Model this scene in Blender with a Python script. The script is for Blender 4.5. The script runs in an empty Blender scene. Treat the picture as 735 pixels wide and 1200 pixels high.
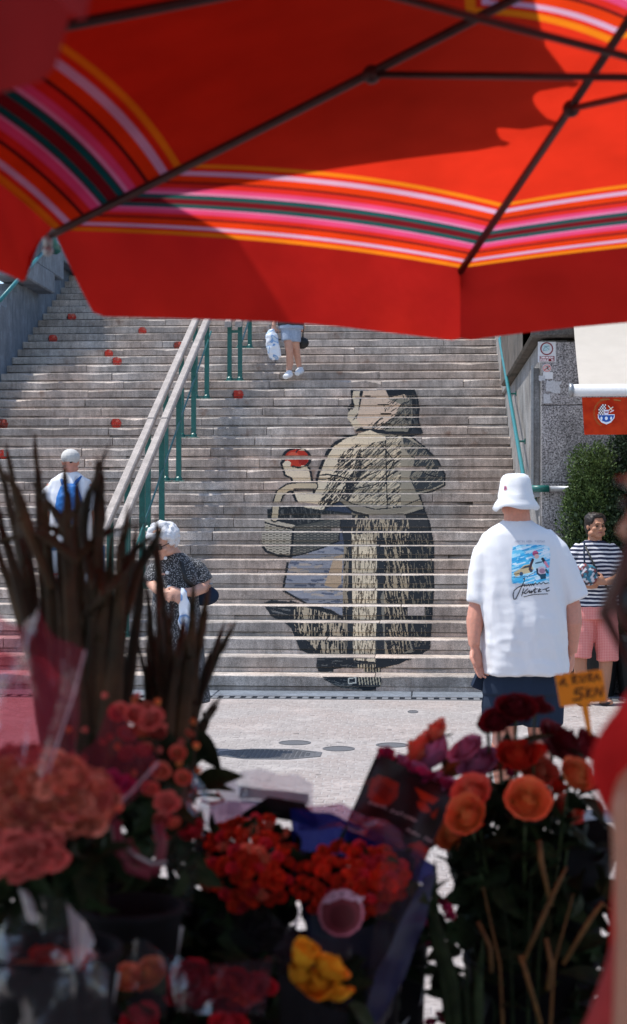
import bpy, bmesh, math, random
import numpy as np
from mathutils import Vector, Matrix, noise
from mathutils.bvhtree import BVHTree
random.seed(7); np.random.seed(7)
sc = bpy.context.scene
COL = sc.collection
# ------------------------------------------------------------------ camera, sky, sun
F = 1960.0; PSI = math.radians(3.8); EYE = 1.675; CP, SP = math.cos(PSI), math.sin(PSI)
cam = bpy.data.cameras.new('camera'); co = bpy.data.objects.new('camera', cam); COL.objects.link(co)
co.location = (0, 0, EYE); co.rotation_euler = (math.radians(90), 0, PSI)
cam.sensor_fit = 'VERTICAL'; cam.sensor_height = 36; cam.sensor_width = 36; cam.lens = F/1200*36
cam.shift_y = -5/1200*-1; cam.clip_start = .05; cam.clip_end = 2000
cam.dof.use_dof = True; cam.dof.focus_distance = 13.5; cam.dof.aperture_fstop = 5.4
sc.camera = co
w = bpy.data.worlds.new('World'); sc.world = w; w.use_nodes = True
SUN_EL, SUN_AZ = math.radians(65), math.atan2(-.80, .03)      # azimuth of the sun measured from +Y towards +X
nt = w.node_tree; bg = nt.nodes['Background']
sky = nt.nodes.new('ShaderNodeTexSky'); sky.sky_type = 'NISHITA'; sky.sun_disc = False
sky.sun_elevation = SUN_EL; sky.sun_rotation = SUN_AZ
nt.links.new(sky.outputs[0], bg.inputs[0]); bg.inputs[1].default_value = .145
sun = bpy.data.lights.new('sun', 'SUN'); sun.energy = 3.2; sun.angle = math.radians(.6); sun.color = (1, .955, .89)
so = bpy.data.objects.new('sun', sun); COL.objects.link(so)
SD = Vector((math.sin(SUN_AZ)*math.cos(SUN_EL), math.cos(SUN_AZ)*math.cos(SUN_EL), math.sin(SUN_EL)))
so.rotation_euler = SD.to_track_quat('Z', 'Y').to_euler(); so.location = SD*30
sc.view_settings.view_transform = 'Standard'; sc.view_settings.look = 'None'
sc.view_settings.exposure = 0.66; sc.view_settings.gamma = 1

# ------------------------------------------------------------------ helpers
def Wc(xc, d, z):            # camera-aligned metres (right, depth, height above the eye) -> world
    return Vector((xc*CP - d*SP, xc*SP + d*CP, EYE + z))
def W(px, py, d): return Wc((px-367.5)/F*d, d, (605-py)/F*d)
RIGHT = Vector((CP, SP, 0)); FWD = Vector((-SP, CP, 0)); UP = Vector((0, 0, 1))
def PX(X, Y, Z):             # world -> photo pixel (numpy ok)
    d = Y*CP - X*SP; xc = X*CP + Y*SP
    return 367.5 + F*xc/d, 605 - F*(Z-EYE)/d
def lin(c):
    return tuple((x/255/12.92 if x/255 <= .04045 else ((x/255+.055)/1.055)**2.4) for x in c)
def tag(o, label=None, cat=None, group=None, kind=None):
    if label: o['label'] = label
    if cat: o['category'] = cat
    if group: o['group'] = group
    if kind: o['kind'] = kind
    return o
def empty(name, loc, label=None, cat=None, group=None, kind=None, parent=None):
    o = bpy.data.objects.new(name, None); COL.objects.link(o); o.empty_display_size = .1
    o.location = loc
    if parent: o.parent = parent; o.location = Vector(loc)-par_loc(parent)
    return tag(o, label, cat, group, kind)
def par_loc(p):
    v = Vector(p.location)
    while p.parent: p = p.parent; v += p.location
    return v
def obj(name, me, mat=None, parent=None, **k):
    """mesh coordinates are world coordinates; the origin is moved to the parent"""
    o = bpy.data.objects.new(name, me); COL.objects.link(o)
    if mat is not None:
        if not isinstance(mat, (list, tuple)): mat = [mat]
        me.materials.clear()
        for m in mat: me.materials.append(m)
    if parent is not None:
        o.parent = parent; o.location = -par_loc(parent)
    return tag(o, **k)
def mesh(verts, faces, smooth=False, name='mesh'):
    me = bpy.data.meshes.new(name); me.from_pydata([tuple(v) for v in verts], [], faces); me.update()
    if smooth: me.polygons.foreach_set('use_smooth', [True]*len(me.polygons))
    return me
class G:
    """collects raw geometry"""
    def __init__(s): s.v = []; s.f = []
    def add(s, vs, fs):
        b = len(s.v); s.v += [Vector(v) for v in vs]; s.f += [tuple(i+b for i in f) for f in fs]; return s
    def box(s, x0, x1, y0, y1, z0, z1, bev=0, M=None):
        if bev:
            b = bev; vs = []
            for z, i in ((z0, b), (z0+b, 0), (z1-b, 0), (z1, b)):
                vs += [(x0+i, y0+i, z), (x1-i, y0+i, z), (x1-i, y1-i, z), (x0+i, y1-i, z)]
            fs = [(3, 2, 1, 0), (12, 13, 14, 15)]
            for k in range(3):
                for j in range(4): a = k*4+j; c = k*4+(j+1) % 4; fs.append((a, c, c+4, a+4))
        else:
            vs = [(x, y, z) for z in (z0, z1) for x, y in ((x0, y0), (x1, y0), (x1, y1), (x0, y1))]
            fs = [(3, 2, 1, 0), (4, 5, 6, 7), (0, 1, 5, 4), (1, 2, 6, 5), (2, 3, 7, 6), (3, 0, 4, 7)]
        if M: vs = [M @ Vector(v) for v in vs]
        return s.add(vs, fs)
    def prism(s, poly, ext):  # poly: list of Vector (planar), extruded by vector ext
        n = len(poly); ext = Vector(ext); vs = [Vector(p) for p in poly] + [Vector(p)+ext for p in poly]
        fs = [tuple(range(n-1, -1, -1)), tuple(range(n, 2*n))] + [(i, (i+1) % n, n+(i+1) % n, n+i) for i in range(n)]
        return s.add(vs, fs)
    def tube(s, pts, rad, n=8, flat=1.0, side=None, cap=True):
        pts = [Vector(p) for p in pts]
        if not isinstance(rad, (list, tuple)): rad = [rad]*len(pts)
        base = len(s.v); prev = None
        for i, p in enumerate(pts):
            t = (pts[min(i+1, len(pts)-1)]-pts[max(i-1, 0)]).normalized()
            ref = side if side is not None else (prev if prev is not None else (Vector((1, 0, 0)) if abs(t.x) < .8 else Vector((0, 1, 0))))
            a = (ref - t*ref.dot(t)).normalized(); b = t.cross(a); prev = a
            r = rad[i]
            for k in range(n):
                th = 2*math.pi*k/n; s.v.append(p + a*r*math.cos(th) + b*r*flat*math.sin(th))
        for i in range(len(pts)-1):
            for k in range(n):
                q = base+i*n; s.f.append((q+k, q+(k+1) % n, q+n+(k+1) % n, q+n+k))
        if cap:
            s.f.append(tuple(base+k for k in range(n-1, -1, -1))); e = base+(len(pts)-1)*n
            s.f.append(tuple(e+k for k in range(n)))
        return s
    def rings(s, rs, n=28, power=2.2, cap=True, ax=None):
        """rs: (centre Vector, half width along ax, half depth)"""
        ax = ax or RIGHT; dp = UP.cross(ax); base = len(s.v)
        for c, a, b in rs:
            for k in range(n):
                th = 2*math.pi*k/n; ct, st = math.cos(th), math.sin(th)
                s.v.append(c + ax*(a*math.copysign(abs(ct)**(2/power), ct)) + dp*(b*math.copysign(abs(st)**(2/power), st)))
        for i in range(len(rs)-1):
            for k in range(n):
                q = base+i*n; s.f.append((q+k, q+(k+1) % n, q+n+(k+1) % n, q+n+k))
        if cap:
            s.f.append(tuple(base+k for k in range(n-1, -1, -1))); e = base+(len(rs)-1)*n
            s.f.append(tuple(e+k for k in range(n)))
        return s
    def ell(s, c, r, M=None, nu=14, nv=9):
        if not isinstance(r, (list, tuple)): r = (r, r, r)
        vs = [Vector((0, 0, r[2]))]
        for j in range(1, nv):
            ph = math.pi*j/nv
            for i in range(nu):
                th = 2*math.pi*i/nu
                vs.append(Vector((r[0]*math.sin(ph)*math.cos(th), r[1]*math.sin(ph)*math.sin(th), r[2]*math.cos(ph))))
        vs.append(Vector((0, 0, -r[2]))); fs = []
        for i in range(nu):
            fs.append((0, 1+i, 1+(i+1) % nu)); e = len(vs)-1; q = 1+(nv-2)*nu; fs.append((e, q+(i+1) % nu, q+i))
        for j in range(nv-2):
            for i in range(nu): a = 1+j*nu+i; b = 1+j*nu+(i+1) % nu; fs.append((a, a+nu, b+nu, b))
        M3 = M.to_3x3() if M else Matrix.Identity(3)
        return s.add([Vector(c)+M3 @ v for v in vs], fs)
    def me(s, smooth=False): return mesh(s.v, s.f, smooth)
def fixn(me):
    bm = bmesh.new(); bm.from_mesh(me); bmesh.ops.recalc_face_normals(bm, faces=bm.faces); bm.to_mesh(me); bm.free(); return me
def remesh(g, voxel, smooth=4, fac=.5, disp=None):
    """fuse overlapping shells into one continuous surface"""
    me = fixn(g.me()); o = bpy.data.objects.new('tmp', me); COL.objects.link(o)
    m = o.modifiers.new('r', 'REMESH'); m.mode = 'VOXEL'; m.voxel_size = voxel; m.use_smooth_shade = True
    if smooth: q = o.modifiers.new('s', 'SMOOTH'); q.iterations = smooth; q.factor = fac
    dg = bpy.context.evaluated_depsgraph_get(); r = bpy.data.meshes.new_from_object(o.evaluated_get(dg))
    bpy.data.objects.remove(o); bpy.data.meshes.remove(me)
    if disp:
        n = len(r.vertices); c = np.empty(n*3); nn = np.empty(n*3)
        r.vertices.foreach_get('co', c); r.vertices.foreach_get('normal', nn)
        c = c.reshape(-1, 3); nn = nn.reshape(-1, 3)
        dv = np.array([disp(Vector(p)) for p in c]); c += nn*dv[:, None]
        r.vertices.foreach_set('co', c.ravel()); r.update()
    r.polygons.foreach_set('use_smooth', [True]*len(r.polygons))
    return r

# ------------------------------------------------------------------ materials
def NM(name):
    m = bpy.data.materials.new(name); m.use_nodes = True; t = m.node_tree
    return m, t, t.nodes['Principled BSDF']
def node(t, typ, **k):
    n = t.nodes.new(typ)
    for a, b in k.items():
        if a == 'inp':
            for i, v in b.items():
                if hasattr(v, 'links') or isinstance(v, bpy.types.NodeSocket): t.links.new(v, n.inputs[i])
                else: n.inputs[i].default_value = v
        else: setattr(n, a, b)
    return n
def c4(c): return tuple(c[:3])+(1,)
def ramp(t, fac, stops, interp='LINEAR'):
    r = t.nodes.new('ShaderNodeValToRGB'); cr = r.color_ramp; cr.interpolation = interp
    while len(cr.elements) > 1: cr.elements.remove(cr.elements[-1])
    cr.elements[0].position = stops[0][0]; cr.elements[0].color = c4(stops[0][1])
    for p, c in stops[1:]: e = cr.elements.new(p); e.color = c4(c)
    t.links.new(fac, r.inputs[0]); return r.outputs[0]
def texco(t, kind='Object'):
    return t.nodes.new('ShaderNodeTexCoord').outputs[kind] if kind != 'World' else t.nodes.new('ShaderNodeNewGeometry').outputs['Position']
def mixc(t, f, a, b, mode='MIX'):
    n = t.nodes.new('ShaderNodeMix'); n.data_type = 'RGBA'; n.blend_type = mode
    for i, v in ((0, f), (6, a), (7, b)):
        if isinstance(v, bpy.types.NodeSocket): t.links.new(v, n.inputs[i])
        elif i == 0: n.inputs[0].default_value = v
        else: n.inputs[i].default_value = c4(v)
    return n.outputs[2]
def bump(t, b, h, dist, strength=1):
    n = node(t, 'ShaderNodeBump'); n.inputs['Strength'].default_value = strength; n.inputs['Distance'].default_value = dist
    t.links.new(h, n.inputs['Height']); t.links.new(n.outputs[0], b.inputs['Normal'])
def mat(name, c, rough=.6, var=.15, sc_=30, bmp=.0, metal=0, c2=None, spec=.4, big=0, bigs=2.0, sub=0, rnd=0):
    m, t, b = NM(name); P = texco(t, 'World')
    n1 = node(t, 'ShaderNodeTexNoise', inp={'Vector': P, 'Scale': sc_, 'Detail': 6.0, 'Roughness': .65})
    lo = tuple(x*(1-var) for x in c); hi = tuple(min(1, x*(1+var)) for x in (c2 or c))
    col = ramp(t, n1.outputs['Fac'], [(.32, lo), (.68, hi)])
    if big:
        n2 = node(t, 'ShaderNodeTexNoise', inp={'Vector': P, 'Scale': bigs, 'Detail': 3.0})
        g = ramp(t, n2.outputs['Fac'], [(.35, (1-big,)*3), (.65, (1, 1, 1))]); col = mixc(t, 1.0, col, g, 'MULTIPLY')
    if rnd:
        oi = t.nodes.new('ShaderNodeObjectInfo'); g = ramp(t, oi.outputs['Random'], [(0, (1-rnd,)*3), (1, (1, 1, 1))])
        col = mixc(t, 1.0, col, g, 'MULTIPLY')
    t.links.new(col, b.inputs['Base Color'])
    b.inputs['Roughness'].default_value = rough; b.inputs['Metallic'].default_value = metal
    b.inputs['Specular IOR Level'].default_value = spec
    if sub: b.inputs['Subsurface Weight'].default_value = sub; b.inputs['Subsurface Radius'].default_value = (.01, .004, .002); b.inputs['Subsurface Scale'].default_value = 1
    if bmp: bump(t, b, n1.outputs['Fac'], bmp)
    return m
def stone(name, c, dark=.5, speck=170, vs=.35, bmp=.004, rust=0, rnd=.25, tint=(1, .96, .92), gum=0):
    """granite / weathered stone: speckle, drips, grime patches, per-piece tone"""
    m, t, b = NM(name); P = texco(t, 'World')
    sp = node(t, 'ShaderNodeTexNoise', inp={'Vector': P, 'Scale': speck, 'Detail': 2.0, 'Roughness': .8})
    lo = tuple(x*(1-vs) for x in c); hi = tuple(x*(1+vs) for x in c)
    col = ramp(t, sp.outputs['Fac'], [(.36, lo), (.64, hi)])
    mp = node(t, 'ShaderNodeMapping', inp={'Vector': P, 'Scale': (1.0, 1.0, 1.0)})
    st = node(t, 'ShaderNodeTexNoise', inp={'Vector': mp.outputs[0], 'Scale': 2.6, 'Detail': 8.0, 'Roughness': .72})
    col = mixc(t, 1.0, col, ramp(t, st.outputs['Fac'], [(.36, (dark,)*3), (.5, (.85,)*3), (.62, (1.08,)*3)]), 'MULTIPLY')
    mp2 = node(t, 'ShaderNodeMapping', inp={'Vector': P, 'Scale': (9.0, 9.0, 1.2)})
    dr = node(t, 'ShaderNodeTexNoise', inp={'Vector': mp2.outputs[0], 'Scale': 2.2, 'Detail': 5.0, 'Roughness': .7})
    col = mixc(t, 1.0, col, ramp(t, dr.outputs['Fac'], [(.38, (.74,)*3), (.55, (1,)*3)]), 'MULTIPLY')
    wn = node(t, 'ShaderNodeTexNoise', inp={'Vector': P, 'Scale': 1.1, 'Detail': 2.0})
    col = mixc(t, 1.0, col, ramp(t, wn.outputs['Fac'], [(.4, tint), (.6, (1, 1, 1))]), 'MULTIPLY')
    if rust:
        rn = node(t, 'ShaderNodeTexNoise', inp={'Vector': P, 'Scale': 3.4, 'Detail': 3.0})
        f = ramp(t, rn.outputs['Fac'], [(.66, (0, 0, 0)), (.74, (rust,)*3)])
        col = mixc(t, f, col, (.22, .10, .05))
    if rnd:
        oi = t.nodes.new('ShaderNodeObjectInfo')
        col = mixc(t, 1.0, col, ramp(t, oi.outputs['Random'], [(0, (1-rnd,)*3), (1, (1.06, 1.04, 1.02))]), 'MULTIPLY')
    if gum:
        vo = node(t, 'ShaderNodeTexVoronoi', inp={'Vector': P, 'Scale': 4.5, 'Randomness': 1.0}); gn = node(t, 'ShaderNodeTexNoise', inp={'Vector': P, 'Scale': 1.7, 'Detail': 2.0})
        ad = node(t, 'ShaderNodeMath', operation='MULTIPLY_ADD', inp={0: gn.outputs['Fac'], 1: -.22, 2: vo.outputs['Distance']})
        col = mixc(t, 1.0, col, ramp(t, ad.outputs[0], [(0, (.62,)*3), (.008, (.75,)*3), (.02, (1, 1, 1))]), 'MULTIPLY')
    t.links.new(col, b.inputs['Base Color']); b.inputs['Roughness'].default_value = .85; b.inputs['Specular IOR Level'].default_value = .25
    s2 = node(t, 'ShaderNodeMath', operation='ADD', inp={0: sp.outputs['Fac'], 1: st.outputs['Fac']})
    bump(t, b, s2.outputs[0], bmp)
    return m
def attrmat(name, rough=.7, nz=.12, sc_=60, bmp=0, spec=.3):
    m, t, b = NM(name); a = t.nodes.new('ShaderNodeAttribute'); a.attribute_name = 'Col'
    n1 = node(t, 'ShaderNodeTexNoise', inp={'Vector': texco(t, 'World'), 'Scale': sc_, 'Detail': 6.0, 'Roughness': .7})
    col = mixc(t, 1.0, a.outputs['Color'], ramp(t, n1.outputs['Fac'], [(.35, (1-nz,)*3), (.65, (1+nz,)*3)]), 'MULTIPLY')
    t.links.new(col, b.inputs['Base Color']); b.inputs['Roughness'].default_value = rough; b.inputs['Specular IOR Level'].default_value = spec
    if bmp: bump(t, b, n1.outputs['Fac'], bmp)
    return m
def film(name, tint=(1, 1, 1), opac=.15, diff=(1, 1, 1), gloss=.25):
    """cellophane: mostly clear, a little milky, with crumpled highlights"""
    m, t, b = NM(name); t.nodes.remove(b); out = t.nodes['Material Output']
    P = texco(t, 'World')
    v = node(t, 'ShaderNodeTexNoise', inp={'Vector': P, 'Scale': 22.0, 'Detail': 3.0, 'Distortion': 1.2})
    bp = node(t, 'ShaderNodeBump', inp={'Height': v.outputs['Fac'], 'Distance': .012, 'Strength': 1.0})
    tr = node(t, 'ShaderNodeBsdfTransparent', inp={'Color': c4(tint)})
    df = node(t, 'ShaderNodeBsdfDiffuse', inp={'Color': c4(diff)}); tl = node(t, 'ShaderNodeBsdfTranslucent', inp={'Color': c4(diff)})
    gl = node(t, 'ShaderNodeBsdfGlossy', inp={'Roughness': .12, 'Normal': bp.outputs[0]})
    d2 = node(t, 'ShaderNodeMixShader', inp={0: .5, 1: df.outputs[0], 2: tl.outputs[0]})
    a = node(t, 'ShaderNodeMixShader', inp={0: opac, 1: tr.outputs[0], 2: d2.outputs[0]})
    lw = node(t, 'ShaderNodeLayerWeight', inp={'Blend': gloss, 'Normal': bp.outputs[0]})
    lwm = node(t, 'ShaderNodeMath', operation='MULTIPLY', inp={0: lw.outputs['Fresnel'], 1: .16})
    f = node(t, 'ShaderNodeMixShader', inp={0: lwm.outputs[0], 1: a.outputs[0], 2: gl.outputs[0]})
    t.links.new(f.outputs[0], out.inputs[0]); return m
def cloth(name, col_fn, trans=.45, rough=.9, lo=.80):
    m, t, b = NM(name); out = t.nodes['Material Output']; t.nodes.remove(b)
    col = col_fn(t)
    wv = node(t, 'ShaderNodeTexNoise', inp={'Vector': texco(t, 'World'), 'Scale': 7.0, 'Detail': 4.0})
    col = mixc(t, 1.0, col, ramp(t, wv.outputs['Fac'], [(.3, (lo,)*3), (.7, (1,)*3)]), 'MULTIPLY')
    bp = node(t, 'ShaderNodeBump', inp={'Height': wv.outputs['Fac'], 'Distance': .01, 'Strength': .6})
    df = node(t, 'ShaderNodeBsdfDiffuse', inp={'Color': col, 'Normal': bp.outputs[0]}); tl = node(t, 'ShaderNodeBsdfTranslucent', inp={'Color': col, 'Normal': bp.outputs[0]})
    mx = node(t, 'ShaderNodeMixShader', inp={0: trans, 1: df.outputs[0], 2: tl.outputs[0]})
    t.links.new(mx.outputs[0], out.inputs[0]); return m
def petalmat(name, c, edge, dark=.6):
    """petal colour from heart to rim, by the 'tip' attribute of the flower meshes"""
    m, t, b = NM(name); a = t.nodes.new('ShaderNodeAttribute'); a.attribute_name = 'tip'
    oi = t.nodes.new('ShaderNodeObjectInfo')
    col = ramp(t, a.outputs['Fac'], [(0, c), (.55, tuple((x+y)/2 for x, y in zip(c, edge))), (1, edge)])
    nz = node(t, 'ShaderNodeTexNoise', inp={'Vector': texco(t, 'Object'), 'Scale': 60.0, 'Detail': 3.0})
    col = mixc(t, 1.0, col, ramp(t, nz.outputs['Fac'], [(.3, (.8,)*3), (.7, (1.1,)*3)]), 'MULTIPLY')
    col = mixc(t, 1.0, col, ramp(t, oi.outputs['Random'], [(0, (dark,)*3), (1, (1.1,)*3)]), 'MULTIPLY')
    t.links.new(col, b.inputs['Base Color']); b.inputs['Roughness'].default_value = .8; b.inputs['Specular IOR Level'].default_value = .2
    b.inputs['Subsurface Weight'].default_value = .2; b.inputs['Subsurface Radius'].default_value = (.01, .003, .002)
    return m

# ------------------------------------------------------------------ painting (numpy raster in its own flat units)
class Ras:
    def __init__(s, x0, y0, x1, y1, k, bgc=(0, 0, 0, 0)):
        s.x0, s.y0, s.k = x0, y0, k; s.h = int((y1-y0)*k)+1; s.w = int((x1-x0)*k)+1
        s.a = np.zeros((s.h, s.w, 4)); s.a[:] = bgc
    def _sub(s, P, pad):
        P = np.array(P, float); a = np.floor((P.min(0)-pad-[s.x0, s.y0])*s.k).astype(int); b = np.ceil((P.max(0)+pad-[s.x0, s.y0])*s.k).astype(int)+1
        a = np.maximum(a, 0); b = np.minimum(b, [s.w, s.h])
        if (b <= a).any(): return None
        yy, xx = np.mgrid[a[1]:b[1], a[0]:b[0]]
        return P, xx/s.k+s.x0, yy/s.k+s.y0, (slice(a[1], b[1]), slice(a[0], b[0]))
    def inside(s, P, xx, yy):
        r = np.zeros(xx.shape, bool); n = len(P); j = n-1
        for i in range(n):
            (xi, yi), (xj, yj) = P[i], P[j]
            if yi != yj: r ^= ((yi > yy) != (yj > yy)) & (xx < (xj-xi)*(yy-yi)/(yj-yi)+xi)
            j = i
        return r
    def mask(s, P):
        m = np.zeros((s.h, s.w), bool); q = s._sub(P, 0)
        if q: P, xx, yy, sl = q; m[sl] = s.inside(P, xx, yy)
        return m
    def poly(s, P, c, clip=None):
        q = s._sub(P, 0)
        if not q: return
        P, xx, yy, sl = q; m = s.inside(P, xx, yy)
        if clip is not None: m &= clip[sl]
        s.a[sl][m] = tuple(lin(c))+(1,)
    def stroke(s, P, wd, c, clip=None, close=False):
        P = list(P)+([P[0]] if close else []); q = s._sub(P, wd)
        if not q: return
        P, xx, yy, sl = q; D = np.full(xx.shape, 1e9); n = len(P)-1
        for i in range(n):
            a, b = P[i], P[i+1]; v = b-a; L = (v*v).sum()+1e-9
            t = np.clip(((xx-a[0])*v[0]+(yy-a[1])*v[1])/L, 0, 1)
            ww = wd[i] if isinstance(wd, (list, tuple)) else wd
            D = np.minimum(D, np.hypot(xx-a[0]-t*v[0], yy-a[1]-t*v[1])/ww*2)
        m = D < 1
        if clip is not None: m &= clip[sl]
        s.a[sl][m] = tuple(lin(c))+(1,)
    def ell(s, cx, cy, rx, ry, c, clip=None):
        s.poly([(cx+rx*math.cos(t*.3142), cy+ry*math.sin(t*.3142)) for t in range(20)], c, clip)
    def hatch(s, P, ang, sp, wd, c, jit=.6, ln=(6, 16), dens=1.0, rng=random):
        """broken engraving strokes at an angle, inside polygon P"""
        clip = s.mask(P); A = np.array(P, float); x0, y0 = A.min(0); x1, y1 = A.max(0)
        n = int((x1-x0)*(y1-y0)/(sp*(ln[0]+ln[1])/2)*dens)
        for _ in range(n):
            x, y = rng.uniform(x0, x1), rng.uniform(y0, y1); a = math.radians(ang+rng.uniform(-8, 8)); L = rng.uniform(*ln)/2
            dx, dy = math.cos(a)*L, math.sin(a)*L; mx, my = x+rng.uniform(-jit, jit), y+rng.uniform(-jit, jit)
            s.stroke([(x-dx, y-dy), (mx, my), (x+dx, y+dy)], wd*rng.uniform(.7, 1.3), c, clip)
    def at(s, x, y):
        i = np.clip(((np.asarray(y)-s.y0)*s.k).round().astype(int), 0, s.h-1); j = np.clip(((np.asarray(x)-s.x0)*s.k).round().astype(int), 0, s.w-1)
        ok = (np.asarray(x) >= s.x0) & (np.asarray(y) >= s.y0) & ((np.asarray(x)-s.x0)*s.k < s.w) & ((np.asarray(y)-s.y0)*s.k < s.h)
        r = s.a[i, j].copy(); r[~ok] = 0; return r
def colgrid(name, V, nu, nv, colour, m, parent=None, **k):
    """V: (nv+1)(nu+1) points, colour: nv x nu x 4 per face; faces with alpha 0 are left out"""
    V = np.asarray(V).reshape(nv+1, nu+1, 3); idx = np.arange((nu+1)*(nv+1)).reshape(nv+1, nu+1)
    ok = colour[..., 3] > .5
    if not ok.any(): return None
    q = np.stack([idx[:-1, :-1], idx[:-1, 1:], idx[1:, 1:], idx[1:, :-1]], -1)[ok]; cols = colour[ok]
    used, inv = np.unique(q, return_inverse=True); q = inv.reshape(-1, 4)
    me = mesh(V.reshape(-1, 3)[used].tolist(), [tuple(int(x) for x in r) for r in q])
    at = me.color_attributes.new('Col', 'FLOAT_COLOR', 'CORNER'); at.data.foreach_set('color', np.repeat(cols, 4, 0).ravel())
    return obj(name, me, m, parent, **k)
def decal(name, me, x0, y0, x1, y1, ras, m, parent=None, n=90, off=.003, mw=None, **k):
    """a printed patch laid on a surface: rays from the front meet the cloth"""
    bm = bmesh.new(); bm.from_mesh(me); bv = BVHTree.FromBMesh(bm); bm.free()
    nv = max(2, int(n*(y1-y0)/(x1-x0))); V = []; O = Vector((0, 0, EYE)); bad = set()
    for j in range(nv+1):
        for i in range(n+1):
            px, py = x0+(x1-x0)*i/n, y0+(y1-y0)*j/nv; dr = (W(px, py, 10)-O).normalized()
            h = bv.ray_cast(O, dr)
            if h[0] is None: bad.add((j, i)); V.append(O)
            else: V.append(h[0]-dr*off)
    X = x0+(x1-x0)*(np.arange(n)+.5)/n; Y = y0+(y1-y0)*(np.arange(nv)+.5)/nv
    XX, YY = np.meshgrid(X, Y); C = ras.at(XX, YY)
    for j, i in bad:
        for a in (j-1, j):
            for b in (i-1, i):
                if 0 <= a < nv and 0 <= b < n: C[a, b, 3] = 0
    return colgrid(name, V, n, nv, C, m, parent, **k)
def inst(name, me, M, parent=None, **k):
    o = bpy.data.objects.new(name, me); COL.objects.link(o)
    if parent is not None: o.parent = parent; M = Matrix.Translation(-par_loc(parent)) @ M
    o.matrix_basis = M; return tag(o, **k)
def clone(me, m):
    c = me.copy(); c.materials.clear(); c.materials.append(m); return c

# ------------------------------------------------------------------ ground
M_pav = stone('pale_paving', (.375, .345, .33), dark=.88, speck=90, vs=.06, bmp=.0006, rnd=.04, gum=1, tint=(1, .95, .93))
M_base = mat('paving_bed', (.335, .308, .295), .95, .2, 60, .003)
M_far = mat('ground_far', (.30, .29, .28), .95, .2, 8, .003, big=.3)
M_st = stone('stair_stone', (.60, .545, .50), dark=.60, speck=110, vs=.35, bmp=.005, rust=.55, rnd=.3, tint=(1, .93, .88))
M_st2 = stone('stair_stone_lower', (.62, .56, .515), dark=.62, speck=110, vs=.3, bmp=.005, rust=.4, rnd=.32, tint=(1, .9, .85))
M_gran = stone('granite', (.33, .325, .335), dark=.55, speck=62, vs=.75, bmp=.003, rnd=.08, tint=(1, .98, .97))
M_cheek = stone('cheek_stone', (.30, .30, .30), dark=.5, speck=70, vs=.22, rnd=.1)
M_dkst = stone('dark_stone', (.13, .12, .11), dark=.5, speck=60, vs=.3, rnd=.2)
M_blue = stone('bluish_stone', (.22, .25, .29), dark=.7, speck=90, vs=.2, rnd=.15, tint=(1, 1, 1))
M_teal = mat('teal_paint', (.012, .12, .105), .38, .2, 30, .001, spec=.5)
M_tealL = mat('teal_paint_light', (.015, .15, .165), .4, .2, 30, .001, spec=.5)
M_wood = mat('weathered_wood', (.40, .355, .325), .8, .3, 60, .002, big=.25, bigs=5)
M_black = mat('black', (.012, .013, .014), .5, .2, 40, .001)
M_metal = mat('grey_metal', (.30, .31, .32), .4, .15, 30, .001, metal=.6)
M_iron = mat('cast_iron', (.12, .12, .125), .6, .25, 90, .002, metal=.2)

RZ, RT, Y1, XL, XR, NST = .150, .333, 15.98, -6.15, 1.10, 42
def yr(n): return Y1+RT*(n-1)          # face of riser n
gr = mesh([(-150, -60, -.06), (150, -60, -.06), (150, 250, -.06), (-150, 250, -.06)], [(0, 1, 2, 3)])
obj('ground', gr, M_far, kind='structure')
pv = empty('pavement', (0, 10, 0), kind='structure', label='pale paved square in front of the stone stairs')
g = G(); g.box(-9, 7, 1.0, Y1-.70, -.05, -.002); obj('paving_bed', g.me(), M_base, pv)
# manholes first, so the setts leave room for them
covers = [(316, 883.5, 62, .26, 'large'), (345.5, 870.3, 18, .12, 's'), (397, 877.3, 18, .12, 's'), (459.5, 873, 18, .12, 's'), (484, 834, 6, .1, 's')]
holes = []
for px, py, rx, ry, _ in covers:
    d = EYE*F/(py-605); p = W(px, py, d); holes.append((p.x, p.y, rx/F*d, ry))
rng = random.Random(3); near = []; G2 = G(); sx, sy = .112, .092
bl = []
for j in range(int((Y1-.72-5.0)/sy)):
    y = 5.0+j*sy
    for i in range(int(12.4/sx)):
        x = -6.4+i*sx+(.5*sx if j % 2 else 0)+.012*math.sin(j*.7)
        yy = y+.016*math.sin(i*.55+j*.05)
        if any(((x+sx/2-hx)/(hr+.05))**2+((yy+sy/2-hy)/(hy2+.06))**2 < 1 for hx, hy, hr, hy2 in holes): continue
        if y > Y1-.72-sy: continue
        px, py = PX(x+sx/2, yy+sy/2, 0)
        if px < -1100 or px > 1900: continue
        bl.append((x, yy, px, py))
vis = lambda px, py: (395 < px < 565 and py > 1015) or (690 < px and 1050 < py < 1100) or (415 > px > 225 and 900 < py < 1010) or (px > 225 and 850 < py < 900 and px < 470)
bl.sort(key=lambda q: (not vis(q[2], q[3]), -q[3]))
svar = []
for k in range(8):
    g = G(); r = lambda a: rng.uniform(-a, a)
    t = [(.003+r(.002), .003+r(.002)), (sx-.003+r(.002), .003+r(.002)), (sx-.003+r(.002), sy-.003+r(.002)), (.003+r(.002), sy-.003+r(.002))]
    vs = [(a, b, -.02) for a, b in t]+[(a, b, -.003) for a, b in t]+[(a+(.006 if a < sx/2 else -.006), b+(.006 if b < sy/2 else -.006), 0) for a, b in t]
    g.add(vs, [(0, 1, 5, 4), (1, 2, 6, 5), (2, 3, 7, 6), (3, 0, 4, 7), (4, 5, 9, 8), (5, 6, 10, 9), (6, 7, 11, 10), (7, 4, 8, 11), (8, 9, 10, 11)])
    me = g.me(); me.materials.append(M_pav); svar.append((me, g))
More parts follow.
